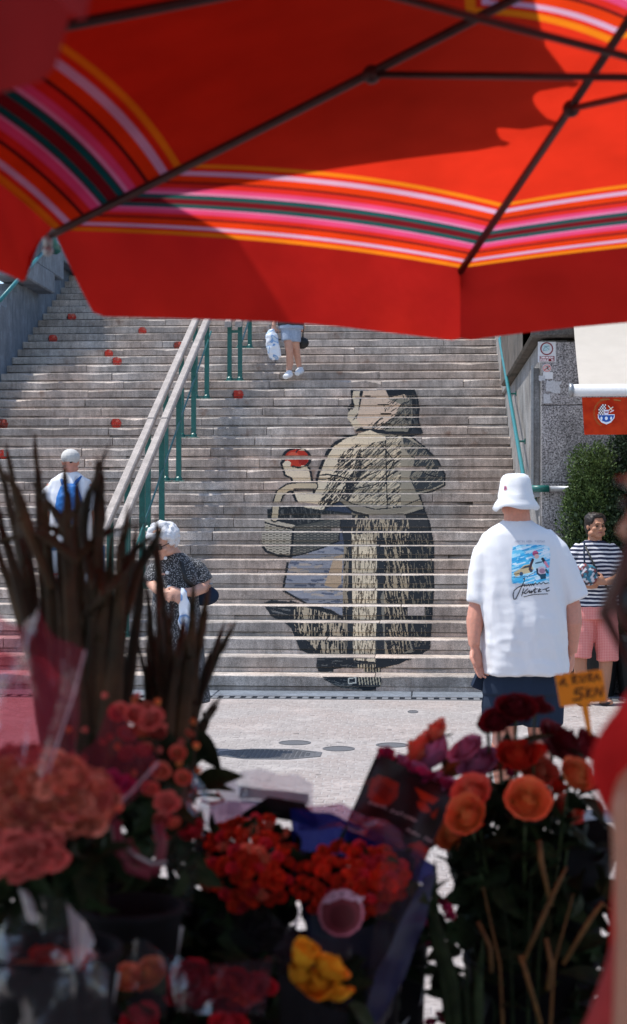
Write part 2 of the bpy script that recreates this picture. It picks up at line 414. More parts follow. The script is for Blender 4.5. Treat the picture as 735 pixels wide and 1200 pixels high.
for q, (x, y, px, py) in enumerate(bl):
    k = rng.randrange(8); z = rng.uniform(-.0015, .0015)
    if q < 300: inst('paving_stone', svar[k][0], Matrix.Translation((x, y, z)), pv)
    else: G2.add([v+Vector((x, y, z)) for v in svar[k][1].v], svar[k][1].f)
obj('paving_stones', G2.me(), M_pav, pv, kind='stuff')
# bluish kerb slabs and slotted drain at the foot of the stairs
ks = empty('kerb_strip', (0, Y1-.3, 0), kind='structure')
x = -7.0; rng = random.Random(5)
while x < 6:
    L = rng.uniform(1.1, 1.9); g = G(); g.box(x+.004, x+L-.004, Y1-.46, Y1+.03, -.05, .004, .006); obj('kerb_slab', g.me(), M_blue, ks); x += L
dr = empty('drain_channel', (-1, Y1-.6, 0), 'long slotted metal drain channel along the foot of the stone stairs', 'drain')
g = G()
g.box(-6.5, 6, Y1-.70, Y1-.66, -.05, .003); g.box(-6.5, 6, Y1-.50, Y1-.46, -.05, .003)
obj('drain_frame', g.me(), M_iron, dr)
g = G(); x = -6.48
while x < 5.98: g.box(x, x+.055, Y1-.66, Y1-.50, -.03, .001); x += .105
obj('drain_bars', g.me(), M_metal, dr, kind='stuff')
lab = ['large oval manhole cover set in the pale paving', 'small grey cover just beyond the large manhole cover', 'small grey cover at the right end of the large manhole', 'small grey cover alone to the right of the other covers', 'tiny dark cap in the paving close to the drain']
for (px, py, _, _, kd), (hx, hy, hr, hd), lb in zip(covers, holes, lab):
    t = empty('manhole_cover', (hx, hy, 0), lb, 'manhole cover', 'covers set in the paving' if kd == 's' else None)
    for nm, r0, r1, z0, z1, mm in (('cover_rim', .93, 1.06, -.03, .002, M_iron), ('cover_plate', 0, .925, -.03, 0.0, M_iron)):
        g = G(); n = 8 if kd == 'large' else 20; n = n*1; pts = []
        for k in range(n):
            th = 2*math.pi*(k+.5)/n; pts.append((math.cos(th), math.sin(th)))
        v = []
        for a, b in pts: v += [(hx+a*hr*r1, hy+b*hd*r1, z0), (hx+a*hr*r1, hy+b*hd*r1, z1), (hx+a*hr*r0, hy+b*hd*r0, z1)]
        fs = []
        for k in range(n): a, b = 3*k, 3*((k+1) % n); fs += [(a, b, b+1, a+1), (a+1, b+1, b+2, a+2)]
        g.add(v, fs); obj(nm, g.me(), mm, t)
    if kd == 'large':
        g = G()
        for a in range(-9, 10):
            for b in range(-4, 5):
                if abs(a) < 9-abs(b)*.8: g.box(hx+a*hr/11-.012, hx+a*hr/11+.012, hy+b*hd/5.5-.012, hy+b*hd/5.5+.012, -.001, .0035)
        obj('cover_studs', g.me(), M_iron, t, kind='stuff')

# ------------------------------------------------------------------ the stairs
stc = empty('staircase', (-2.5, Y1, 0), kind='structure', label='wide flight of worn grey stone stairs')
rng = random.Random(11); LOW = .048
g = G()
prof = [Vector((XL, yr(1)+.05, -.05))]
for n in range(1, NST+1): prof += [Vector((XL, yr(n)+.05, n*RZ-.03)), Vector((XL, yr(n)+RT+.05, n*RZ-.03))]
prof += [Vector((XL, yr(NST)+6, NST*RZ-.03)), Vector((XL, yr(NST)+6, -.05))]
g.prism(prof, (XR-XL, 0, 0)); obj('stair_core', fixn(g.me()), M_dkst, stc)
topc = lowc = 0
def slab(x0, x1, y, z0, z1, depth, m, name, low):
    g = G(); dy = rng.uniform(-.005, .005); dz = rng.uniform(-.0035, .002); tl = rng.uniform(-.003, .003)
    n = max(2, int((x1-x0)/.22)); b = .006; vs = []; fs = []
    for i in range(n+1):
        x = x0+(x1-x0)*i/n; e = rng.uniform(-.005, .004); w_ = b*rng.uniform(.6, 2.2)
        if rng.random() < .10: w_ *= 2.6
        if i in (0, n) and rng.random() < .35: w_ *= 2.2; e += .012
        yy = y+dy+(e if not low else e*.5); zz = z1+dz+tl*(i/n-.5)
        vs += [(x, yy, z0), (x, yy, zz-w_), (x, yy+w_, zz), (x, y+depth, zz), (x, y+depth, z0)]
    for i in range(n):
        a, c = i*5, i*5+5; fs += [(a, c, c+1, a+1), (a+1, c+1, c+2, a+2), (a+2, c+2, c+3, a+3)]
    fs += [(0, 1, 2, 3, 4), tuple(n*5+k for k in (4, 3, 2, 1, 0))]
    g.add(vs, fs); obj(name, g.me(), m, stc)
for n in range(1, NST+1):
    zt = n*RZ; y = yr(n)
    # the joint line that snakes down the flight in the photograph, then free joints
    jx = -2.2-.085*max(0, 14-n)+.12*(n % 3) if n < 30 else -2.4
    cuts = [XL]; x = XL
    while True:
        x += rng.uniform(1.15, 2.3)
        if x > XR-.5: break
        cuts.append(x)
    k = min(range(len(cuts)), key=lambda q: abs(cuts[q]-jx)); 
    if k: cuts[k] = jx
    cuts.append(XR)
    for a, b in zip(cuts, cuts[1:]):
        gp = rng.uniform(.002, .006)
        slab(a+gp, b-gp, y, zt-(RZ-LOW)+.002, zt, RT+.05, M_st, 'tread_stone', False)
    off = rng.uniform(.3, .9); cuts = [XL]; x = XL+off
    while x < XR-.4: cuts.append(x); x += rng.uniform(.9, 2.1)
    cuts.append(XR)
    for a, b in zip(cuts, cuts[1:]):
        slab(a+.002, b-.002, y+.014, zt-RZ+.0, zt-(RZ-LOW), .06, M_st2, 'riser_stone', True)
g = G(); g.box(XL, XR, yr(NST)+RT, yr(NST)+9, NST*RZ-.05, NST*RZ); obj('landing', g.me(), M_st, stc)

# ------------------------------------------------------------------ the painted mural: raster in the painter's flat plan
K = 2.6; R = Ras(296, 452, 528, 814, K); rg = random.Random(21)
OUT = (40, 46, 52); CR = (236, 220, 190); CR2 = (226, 210, 182); SL = (88, 96, 112); DK = (52, 58, 64); INK = (46, 50, 54)
skirt = [(398, 596), (440, 604), (494, 594), (502, 612), (507, 640), (507, 690), (502, 760), (488, 766), (468, 776), (440, 783), (404, 776), (372, 764), (352, 742), (341, 722), (341, 706), (404, 724), (408, 680), (402, 640)]
R.stroke(skirt, 4, OUT, close=True); R.poly(skirt, (140, 136, 124))
apron = [(398, 601), (411, 600), (411, 650), (407, 726), (388, 714), (360, 708), (332, 692), (337, 664), (346, 648), (384, 636)]
R.poly(apron, (150, 154, 164))
R.poly([(398, 601), (411, 600), (411, 640), (384, 640), (398, 630)], (82, 90, 108))
for c, n in (((158, 160, 168), 60), ((98, 106, 124), 50), ((180, 170, 160), 26)): 
    cl = R.mask(apron)
    for _ in range(n):
        x, y = rg.uniform(330, 410), rg.uniform(640, 720); R.stroke([(x, y), (x+rg.uniform(4, 14), y+rg.uniform(-2, 2))], rg.uniform(1.2, 3), c, cl)
R.poly([(392, 652), (402, 650), (400, 684), (394, 690), (380, 686)], (196, 172, 144), R.mask(apron))
R.stroke([(337, 660), (332, 692), (360, 708), (388, 716), (405, 727)], 2.6, OUT)
# skirt bands
R.poly([(411, 610), (441, 610), (442, 700), (439, 780), (408, 777), (408, 700)], CR); R.hatch([(411, 610), (441, 610), (442, 700), (439, 780), (408, 777)], 92, 2.2, .8, (110, 100, 86), ln=(6, 18), dens=1.2)
R.poly([(396, 600), (412, 600), (414, 780), (402, 776), (402, 700), (406, 650)], DK)
R.poly([(403, 640), (409, 640), (407, 774), (400, 774)], (160, 148, 128)); R.hatch([(403, 640), (409, 640), (407, 774), (400, 774)], 90, 2, 1, INK)
R.poly([(441, 606), (451, 606), (450, 690), (446, 700), (452, 778), (440, 782), (442, 700)], DK)
R.poly([(451, 608), (474, 608), (480, 640), (480, 760), (452, 778), (450, 690)], (176, 162, 138)); R.hatch([(451, 608), (476, 608), (482, 640), (482, 760), (452, 778), (450, 690)], 82, 2, 1.2, INK, ln=(7, 20), dens=1.7)
R.poly([(474, 600), (494, 594), (502, 612), (507, 640), (507, 690), (502, 762), (486, 768), (478, 740), (480, 640)], (44, 50, 56)); R.hatch([(480, 612), (500, 612), (506, 640), (506, 690), (500, 755), (482, 760)], 84, 3, .8, (128, 122, 108), ln=(4, 10), dens=.75)
R.poly([(411, 604), (500, 600), (503, 626), (412, 626)], (58, 62, 66)); R.hatch([(411, 604), (478, 603), (480, 630), (412, 630)], 95, 2, 1, (190, 176, 150), ln=(4, 12), dens=1.0)
# lower left flounce
R.poly([(341, 706), (358, 712), (404, 724), (402, 774), (372, 764), (352, 742), (341, 726)], (196, 180, 154)); R.hatch([(341, 706), (404, 722), (402, 774), (372, 764), (352, 742), (341, 724)], 91, 2.4, 1.2, INK, ln=(5, 16), dens=1.4)
for x in (347, 366, 372): R.stroke([(x, 710), (x+1, 745)], 1.8, OUT)
R.poly([(308, 707), (318, 703), (344, 706), (346, 740), (334, 730), (318, 722)], (46, 52, 58)); R.hatch([(312, 708), (340, 708), (340, 722), (320, 718)], 15, 2.4, .8, (120, 120, 118), dens=.8)
R.poly([(341, 736), (352, 744), (374, 765), (376, 772), (352, 762)], (44, 50, 56))
# shoes
sh = [(372, 770), (384, 765), (402, 772), (440, 776), (446, 782), (447, 800), (444, 808), (430, 809), (398, 806), (381, 797), (371, 782)]
R.poly(sh, (40, 46, 52)); R.hatch(sh, 8, 2.6, .7, (104, 106, 104), dens=.7)
R.poly([(424, 777), (446, 777), (444, 800), (432, 802), (424, 790)], (66, 66, 64))
for i in range(8):
    x = 420+i*3.4; R.stroke([(x, 779), (x+.5, 790)], 1.3, (205, 190, 160)); R.stroke([(x, 793), (x+1.5, 802)], 1.3, (205, 190, 160))
R.stroke([(409, 795), (417, 794), (417, 800), (409, 801)], 1.5, (215, 210, 195), close=True); R.stroke([(433, 778), (433, 806)], 1.0, OUT)
R.poly([(440, 770), (500, 762), (492, 770), (462, 778), (440, 783)], (40, 46, 52))
# far sleeve and blouse
bl_ = [(410, 512), (440, 506), (478, 510), (496, 524), (512, 540), (520, 556), (520, 568), (508, 574), (490, 579), (496, 596), (470, 604), (440, 606), (416, 600), (398, 590), (378, 577), (372, 566), (376, 548), (384, 530), (394, 519)]
R.stroke(bl_, 4, OUT, close=True); R.poly(bl_, (168, 160, 142))
R.poly([(392, 521), (410, 512), (436, 508), (432, 520), (418, 534), (404, 560), (392, 584), (378, 577), (373, 562), (380, 540)], CR)
R.hatch([(412, 512), (470, 510), (470, 596), (400, 586), (404, 560), (418, 534)], -42, 2.1, .9, INK, ln=(6, 18), dens=1.15)
R.hatch([(412, 512), (470, 510), (470, 596), (400, 586)], -38, 2.6, 1.0, (228, 212, 182), ln=(5, 14), dens=1.1)
R.poly([(472, 511), (496, 524), (512, 540), (520, 556), (519, 567), (506, 573), (488, 577), (480, 560), (486, 540), (474, 526)], (64, 70, 74)); R.hatch([(472, 511), (496, 524), (518, 556), (518, 566), (488, 576), (480, 556)], -50, 2.3, .8, (150, 144, 128), ln=(5, 12), dens=1.0)
R.hatch([(404, 540), (424, 524), (424, 560), (408, 588), (396, 580)], -55, 1.8, 1.1, INK, ln=(5, 14), dens=1.6)
for P in ([(446, 520), (462, 540), (450, 570)], [(425, 560), (448, 550), (470, 530)], [(410, 574), (440, 568), (470, 548)], [(486, 545), (500, 556), (516, 560)], [(452, 516), (454, 600)]): R.stroke(P, 1.4, OUT)
R.stroke([(396, 583), (412, 594), (440, 601), (470, 598), (492, 590)], 5.5, (150, 142, 126)); R.stroke([(396, 580), (412, 590), (440, 597), (470, 594), (492, 585)], 1.3, OUT); R.stroke([(398, 588), (414, 599), (440, 606), (472, 602)], 1.5, OUT)
# near arm
arm = [(392, 521), (400, 516), (412, 530), (412, 556), (400, 590), (384, 598), (362, 598), (350, 592), (343, 578), (366, 577), (370, 560), (380, 540)]
R.poly([(376, 548), (392, 521), (408, 514), (420, 524), (414, 552), (404, 574), (396, 590), (376, 598), (360, 598), (349, 591), (343, 577), (367, 577)], (240, 224, 194))
R.hatch([(400, 530), (420, 520), (416, 552), (400, 585), (378, 598), (372, 592)], -48, 1.9, 1.0, INK, ln=(4, 12), dens=1.4)
R.stroke([(400, 516), (390, 522), (380, 538), (373, 556), (368, 577)], 3.2, OUT); R.stroke([(343, 577), (349, 591), (361, 599), (378, 599), (398, 588)], 3, OUT)
R.stroke([(374, 557), (384, 556), (398, 558), (410, 562)], 1.6, OUT); R.stroke([(372, 562), (386, 561), (398, 565)], 1.4, OUT)
R.poly([(398, 588), (412, 600), (410, 602), (384, 602), (378, 599)], (60, 70, 88))
# hand, apple
hand = [(331, 543), (338, 541), (341, 547), (350, 549), (357, 546), (362, 550), (364, 560), (366, 570), (345, 570), (343, 560), (335, 556)]
R.stroke(hand, 5, OUT, close=True); R.ell(347.5, 537.5, 18, 13.5, OUT); R.ell(348, 537, 14.2, 10.6, (196, 62, 46)); R.ell(344, 533, 6, 3.2, (226, 104, 80)); R.ell(355, 540, 5, 5, (160, 40, 36))
R.poly(hand, (232, 216, 188)); R.ell(337, 543, 4.2, 3.4, (232, 216, 188)); R.ell(356, 548, 4.5, 2.6, (232, 216, 188)); R.stroke([(343, 546), (352, 548), (358, 546)], 1.2, OUT)
R.poly([(350, 528), (356, 525), (357, 528)], (222, 203, 172)); R.stroke([(347, 530), (350, 526)], 1.5, OUT)
# basket
R.poly([(299, 604), (304, 599), (318, 596), (346, 593), (374, 597), (410, 601), (410, 610), (400, 609), (345, 620), (325, 614), (302, 609)], (44, 50, 54)); R.hatch([(318, 598), (360, 594), (404, 603), (345, 616)], 85, 2.5, .8, (96, 98, 96), dens=.8, ln=(3, 7))
lf = [(302, 606), (344, 619), (341, 652), (326, 651), (312, 646), (304, 634)]; rt = [(344, 619), (400, 606), (397, 634), (378, 642), (356, 649), (341, 652)]
R.poly(lf, (190, 182, 164)); R.poly(rt, (84, 86, 84))
for yy in range(604, 654, 3):
    cl = R.mask(lf); cr = R.mask(rt)
    for xx in range(300, 402, 4): R.stroke([(xx, yy+(xx % 8)/4), (xx+2.3, yy+(xx % 8)/4)], 1.0, (96, 92, 84), cl); R.stroke([(xx, yy+(xx % 8)/4), (xx+2.3, yy+(xx % 8)/4)], .9, (140, 136, 124), cr)
R.stroke(lf, 2.8, OUT, close=True); R.stroke(rt[1:], 1.6, OUT); R.stroke([(301, 606), (320, 612), (344, 617)], 4, (196, 186, 166)); R.stroke([(300, 609), (320, 615), (345, 620.5)], 1.8, OUT); R.stroke([(344, 618), (372, 613), (398, 607)], 2.4, (84, 86, 82))
hd = [(322, 607), (324, 590), (328, 578), (338, 571.5), (352, 569.5), (368, 569.5)]
R.stroke(hd, 10.5, OUT); R.stroke(hd, 7.2, (206, 190, 160)); R.stroke([(345, 573.5), (368, 573)], 2, OUT)
# head in a scarf
R.poly([(411, 457), (424, 458), (486, 456), (490, 466), (492, 478), (491, 492), (496, 508), (482, 512), (446, 508), (420, 505), (409, 494), (411, 486), (407, 478), (412, 472)], OUT)
R.poly([(414, 458), (422, 458), (420, 484), (414, 490), (412, 482), (416, 476), (413, 466)], CR2); R.poly([(408, 484), (412, 479), (416, 488), (412, 496), (407, 490)], CR2); R.poly([(411, 495), (417, 490), (424, 500), (416, 504)], CR2)
hdp = [(426, 458), (452, 457), (456, 466), (474, 462), (482, 470), (480, 486), (474, 498), (454, 504), (426, 502), (418, 492), (422, 476)]
R.poly(hdp, (232, 206, 180)); R.poly([(452, 466), (482, 468), (484, 488), (478, 506), (452, 505), (446, 500), (462, 488), (470, 474)], (150, 144, 128))
R.hatch([(448, 468), (482, 466), (482, 500), (440, 505), (430, 498), (452, 486)], -40, 2, .9, INK, ln=(4, 10), dens=.9); R.hatch([(470, 462), (488, 464), (490, 500), (470, 504)], 80, 2, .8, (92, 94, 92), ln=(3, 9), dens=1.2)
for a, b, c in ((443, 455, 474), (447, 458, 485), (447, 458, 497), (428, 434, 464)): R.stroke([(a, c), (b, c)], 1.6, (24, 26, 28))
R.stroke([(418, 505), (434, 503), (448, 507), (460, 506)], 2, OUT); R.poly([(420, 508), (434, 504), (452, 512), (452, 516), (430, 520), (412, 520)], CR)
R.poly([(484, 500), (494, 508), (480, 508)], DK)
# big soft tone loss, as paint worn by feet
M_paint = attrmat('mural_paint', .8, .16, 90, .002)
mu = empty('stair_mural', (-1.0, Y1, 0), 'tall painted woman with headscarf, basket and apple, spread over the stair risers', 'mural')
def on_risers(fn, x0, x1, n0, n1, parent, name, mat_, cell=.0062):
    nu = max(3, int((x1-x0)/cell))
    for n in range(n0, n1+1):
        for lo, hi, y in (((n-1)*RZ+.0045, n*RZ-(RZ-LOW)-.001, yr(n)+.0105), (n*RZ-(RZ-LOW)+.004, n*RZ-.0105, yr(n)-.0085)):
            nv = max(3, int((hi-lo)/cell)); xs = np.linspace(x0, x1, nu+1); zs = np.linspace(lo, hi, nv+1)
            XX, ZZ = np.meshgrid(xs, zs); V = np.stack([XX, np.full_like(XX, y), ZZ], -1)
            xc, zc = (xs[1:]+xs[:-1])/2, (zs[1:]+zs[:-1])/2; XC, ZC = np.meshgrid(xc, zc)
            C = fn(XC, np.full_like(XC, y), ZC); wear = np.random.rand(*C.shape[:2]); C[wear < .012, 3] = 0
            colgrid(name, V, nu, nv, C, mat_, parent)
def murfn(X, Y, Z): px, py = PX(X, Y, Z); return R.at(px, py)
on_risers(murfn, -1.85, .45, 1, 24, mu, 'painted_strip', M_paint)
# small red apples painted here and there on the risers
apples = [(84, 376, 'painted red apple high on the far left risers, cut by the red parasol'), (167, 391, 'painted red apple just under the parasol edge left of the handrail'), (62, 400, 'painted red apple above the left wall end of the stairs'), (127.5, 413, 'upper of two painted apples close together left of the handrail'), (137, 422, 'lower of two painted apples close together left of the handrail'), (136, 494, 'painted red apple on the riser above the man with a blue backpack'), (4, 531, 'painted red apple at the left picture edge beside the man in a cap'), (209, 407, 'faint painted apple between the two wooden handrails'), (279, 461, 'painted red apple on the riser between handrail and mural'), (3, 495, 'small rusty painted spot at the left picture edge')]
for px, py, lb in apples:
    best = None
    for n in range(1, NST):     # which riser is there
        d0 = yr(n)/CP
        for _ in range(4):
            p = W(px, py, d0); d0 += (yr(n)-p.y)/CP
        p = W(px, py, d0); e = abs(p.z-(n-.5)*RZ)
        if best is None or e < best[0]: best = (e, n, p.copy())
    _, n, p = best; cx_ = p.x; zc_ = (n-.48)*RZ; rr = .058+.022*((px*7+py*3) % 10)/10
    faint = px == 209 or (px == 3 and py == 495)
    def fn(X, Y, Z, cx_=cx_, zc_=zc_, faint=faint):
        C = np.zeros(X.shape+(4,)); r = np.hypot((X-cx_)/1.1, Z-zc_); 
        a = r < rr; C[a] = tuple(lin((150, 60, 46) if faint else (205, 62, 48)))+(1,)
        b = a & (X < cx_-.055); C[b] = tuple(lin((86, 48, 50)))+(1,); b = a & (np.hypot(X-cx_-.02, Z-zc_-.03) < .022); C[b] = tuple(lin((228, 110, 90)))+(1,)
        C[..., :3] *= np.random.uniform(.72, 1.08, C.shape[:2])[..., None]; C[np.random.rand(*C.shape[:2]) < .10, 3] = 0
        return C
    t = empty('painted_apple', (cx_, yr(n), zc_), lb, 'painted apple', 'apples painted on the stairs')
    on_risers(fn, cx_-.09, cx_+.09, n, n, t, 'painted_patch', M_paint, .008)

# ------------------------------------------------------------------ handrails in the middle of the flight
def tread(y): return RZ*max(0, int((y-Y1)/RT+1.0001))
def slope(y): return (y-Y1)/RT*RZ+RZ*.5
def mid_rail(name, lb, xs, ns, y0, y1, bz, lz):
    slope = bz; hz = 0
    t = empty(name, (xs[1], yr(ns[0]), 0), lb, 'handrail', 'green and wood handrails on the stairs')
    for n in ns:
        y = yr(n)+.13; z = n*RZ
        for x in xs:
            g = G(); g.box(x-.031, x+.031, y-.022, y+.022, z+.012, slope(y)+hz-.05); po = obj('post', g.me(), M_teal, t)
            g = G(); g.box(x-.07, x+.07, y-.05, y+.05, z, z+.014, .003); g.tube([(x, y, z+.01), (x, y, z+.05), (x, y, z+.075)], [.047, .044, .02], 12); obj('post_foot', g.me(), M_teal, po)
        g = G(); g.box(xs[0]+.031, xs[1]-.031, y-.012, y+.012, z+.022, z+.045); obj('cross_bar', g.me(), M_teal, t)
        g = G(); g.box(xs[0]+.031, xs[1]-.031, y-.014, y+.014, slope(y)+hz-.22, slope(y)+hz-.18); obj('cross_bar', g.me(), M_teal, t)
    for x in xs:
        ym = y0+(y1-y0)*.42 if len(ns) > 3 else (y0+y1)/2
        for a, b, dz in ((y0, ym-.003, -.012), (ym, y1, 0)):
            g = G(); g.prism([Vector((x-.045, a, slope(a)+hz-.045+dz)), Vector((x+.045, a, slope(a)+hz-.045+dz)), Vector((x+.045, a, slope(a)+hz+.02+dz)), Vector((x+.032, a, slope(a)+hz+.036+dz)), Vector((x-.032, a, slope(a)+hz+.036+dz)), Vector((x-.045, a, slope(a)+hz+.02+dz))], (0, b-a, slope(b)-slope(a))); obj('wooden_beam', fixn(g.me()), M_wood, t)
    x = xs[1]+.02; g = G(); g.tube([(x, y0+.3, lz(y0+.3)), (x, y1, lz(y1))], .013, 8); obj('lower_rail', g.me(), M_teal, t)
mid_rail('stair_handrail', 'long double wooden handrail on paired green posts rising beside the old woman', (-3.18, -3.02), (3, 6, 10, 14, 18, 22), 16.33, yr(23)+.1, lambda y: 1.53+(y-16.33)*.4236, lambda y: 1.675+(y-17.94)*.476)
mid_rail('stair_handrail', 'upper double handrail whose green post feet show just under the red parasol', (-2.78, -2.63), (24, 28, 32, 36), yr(24)-.1, yr(37), lambda y: slope(y)+.93, lambda y: slope(y)+.56)
# ------------------------------------------------------------------ right cheek wall, granite pier
wr = empty('stair_cheek_wall', (XR, Y1, 0), 'pale smooth side wall beside the right edge of the stairs with dark overhanging blocks', 'wall')
g = G(); g.box(XR+.001, XR+.25, Y1+.06, 24, -.05, 3.35); obj('wall_face', g.me(), M_cheek, wr)
for k, (a, b) in enumerate(((15.9, 18.1), (18.11, 20.2), (20.21, 22.0))):
    g = G(); g.box(XR-.10, XR+.5, a, b, 3.37+.002*k, 4.25, .02); obj('overhanging_block', g.me(), M_dkst, wr)
g = G(); g.box(XR-.03, XR+.4, 22.02, 30, 3.36, 5.2, .02); obj('parapet_block', g.me(), M_cheek, wr)
gp = empty('granite_pier', (2.5, Y1, 0), 'speckled dark granite wall right of the stairs with signs and a projecting cornice', 'wall')
zs = [(-.05, 1.995), (2.0, 2.725), (2.733, 3.33)]
for z0, z1 in zs:
    for x0, x1 in ((XR+.01, 2.62), (2.626, 4.2), (4.206, 5.8), (5.806, 7.4)):
        g = G(); g.box(x0, x1, Y1-.01, Y1+.12, z0, z1, .004); obj('granite_panel', g.me(), M_gran, gp)
g = G(); g.box(XR+.05, 9, Y1+.115, 24, -.05, 3.36); obj('wall_core', g.me(), M_dkst, gp)
for k in range(5):
    g = G(); g.box(XR-.1+k*1.7, XR-.1+k*1.7+1.69, Y1-.10, Y1+1.2, 3.368, 4.3, .02); obj('cornice_block', g.me(), M_dkst, gp)
# duct on the corner
t = empty('cable_duct', (XR-.03, 16.6, 2), 'narrow weathered metal duct fixed upright on the corner beside the granite wall', 'duct')
p0, p1 = W(619, 427, 16.9), W(627, 573, 16.2)
g = G(); g.box(XR-.075, XR-.003, 16.12, 16.62, 1.88, 3.10, .006); obj('duct_cover', g.me(), M_cheek, t)
g = G(); g.box(XR-.085, XR, 16.10, 16.64, 1.86, 1.90); g.box(XR-.083, XR-.060, 16.105, 16.13, 1.9, 3.12); obj('duct_trim', g.me(), M_metal, t)
# right teal handrail on the cheek wall
t = empty('wall_handrail', (XR-.06, 18, 1), 'round teal handrail running up the right cheek wall of the stairs', 'handrail')
x = XR-.10; ya, yb = Y1+.2, 22.5
f = lambda y: 2.14+(y-17.2)*(4.06-2.14)/(22.5-17.2)
g = G(); g.tube([(x, ya, f(ya)-.02), (x, ya+.08, f(ya)+.02), (x, 19, f(19)), (x, yb-.06, f(yb)-.02), (x+.02, yb, f(yb)+.01), (x+.12, yb+.05, f(yb)+.01)], .022, 10); obj('rail', g.me(True), M_tealL, t)
for y in (16.6, 18.4, 20.2, 21.8):
    g = G(); g.tube([(x, y, f(y)), (x, y, f(y)-.08), (XR+.01, y, f(y)-.08)], .012, 6); g.box(XR-.012, XR+.002, y-.03, y+.03, f(y)-.11, f(y)-.05); obj('rail_bracket', g.me(), M_teal, t)
t = empty('wall_pipe', (1.4, Y1-.08, 1.92), 'short grey horizontal rail with teal ends fixed low on the granite wall', 'handrail')
g = G(); g.tube([(1.17, Y1-.09, 1.935), (1.75, Y1-.09, 1.935)], .028, 10); obj('rail', g.me(True), M_metal, t)
for a, b in ((1.0, 1.17), (1.75, 1.95)): g = G(); g.tube([(a, Y1-.09, 1.935), (b, Y1-.09, 1.935)], .034, 10); g.tube([((a+b)/2, Y1-.09, 1.935), ((a+b)/2, Y1, 1.935)], .015, 8); obj('rail_end', g.me(True), M_teal, t)
# left side wall with stepped blocks and its rail
t = empty('left_cheek_wall', (XL, 24, 3), 'bluish grey side wall with stepped stone blocks at the upper left of the stairs', 'wall')
g = G(); pf = []
for n in range(18, NST+1): y = yr(n); pf += [Vector((XL-.3, y, n*RZ+1.0)), Vector((XL-.3, y+RT, n*RZ+1.0))]
g.prism([Vector((XL-.3, 15.9, -.05))]+[Vector((XL-.3, 15.9, 1.2)), Vector((XL-.3, yr(18), 3.6))]+pf+[Vector((XL-.3, yr(NST)+RT, -.05))], (.3, 0, 0)); obj('wall_face', fixn(g.me()), M_blue, t)
for a, b, z, h in ((25.0, 27.3, 5.57, 1.1), (24.3, 26.35, 5.22, .33), (27.31, 29.5, 5.9, 1.1)):
    g = G(); g.box(XL-.25, XL+(.2 if h > 1 else .26), a, b, z, z+h, .02); obj('projecting_block', g.me(), M_blue, t)
t = empty('left_handrail', (XL+.3, 25, 5.5), 'thin teal handrail glimpsed between the parasol flaps at the upper left', 'handrail')
g = G(); g.tube([W(0, 352, 23.2), W(24, 325, 24.3), W(66, 279, 26.6)], .03, 8); obj('rail', g.me(True), M_tealL, t)
g = G(); g.tube([W(56, 268, 26.2), W(60, 284, 26.3), W(66, 292, 26.5)], .10, 8); obj('rail_knob', g.me(True), M_teal, t)

# ------------------------------------------------------------------ signs, papers, awning on the granite wall
DW = (Y1-.01)/CP+1.1*PSI   # depth of the wall face near the signs
def wallpt(px, py, off=.004):
    d = Y1/CP
    for _ in range(4): p = W(px, py, d); d += (Y1-.01-off-p.y)/CP
    return W(px, py, d)
def plate(name, x0, y0, x1, y1, th, m, parent=None, jag=0, **k):
    P = [wallpt(x0, y1, th), wallpt(x1, y1, th), wallpt(x1, y0, th), wallpt(x0, y0, th)]
    if jag:
        Q = []
        for a, b in zip(P, P[1:]+P[:1]):
            for i in range(4): q = a.lerp(b, i/4); q.x += random.uniform(-jag, jag); q.z += random.uniform(-jag, jag); Q.append(q)
        P = Q
    for p in P: p.y = Y1-.01-th
    g = G(); g.prism(P, (0, th-.0005, 0)); return obj(name, fixn(g.me()), m, parent, **k)
M_white = mat('white_plate', (.70, .71, .72), .5, .06, 40)
M_paper = mat('torn_paper', (.50, .51, .53), .9, .2, 60)
M_print = attrmat('print', .6, .05, 80)
def wall_print(name, ras, x0, y0, x1, y1, parent, n=60, th=.009):
    nv = max(3, int(n*(y1-y0)/(x1-x0))); V = []
    for j in range(nv+1):
        for i in range(n+1):
            p = wallpt(x0+(x1-x0)*i/n, y0+(y1-y0)*j/nv, th); p.y = Y1-.01-th; V.append(p)
    XX, YY = np.meshgrid(x0+(x1-x0)*(np.arange(n)+.5)/n, y0+(y1-y0)*(np.arange(nv)+.5)/nv)
    return colgrid(name, V, n, nv, ras.at(XX, YY), M_print, parent)
t = empty('prohibition_sign', wallpt(641, 412), 'white sign with dark red ring and two-line red caption on granite', 'sign')
plate('sign_plate', 630.5, 400.5, 651.5, 424.5, .006, M_white, t)
S = Ras(630, 400, 652, 425, 8)
for k in range(28):
    a = k*.2244; S.stroke([(640.8+6.9*math.cos(a), 408.6+6.9*math.sin(a)), (640.8+6.9*math.cos(a+.24), 408.6+6.9*math.sin(a+.24))], 1.3, (132, 30, 44))
S.ell(640, 407.5, 4.6, 4.4, (190, 214, 218)); S.stroke([(637, 409.5), (639.5, 406), (643.5, 405.5)], .8, (110, 140, 150)); S.stroke([(638, 405.5), (641, 407.5), (643.6, 409.6)], .7, (120, 150, 160)); S.stroke([(636.5, 411), (641, 410)], .7, (120, 150, 160))
S.poly([(632.6, 417.2), (650, 417.2), (650, 423.6), (632.6, 423.6)], (128, 26, 42))
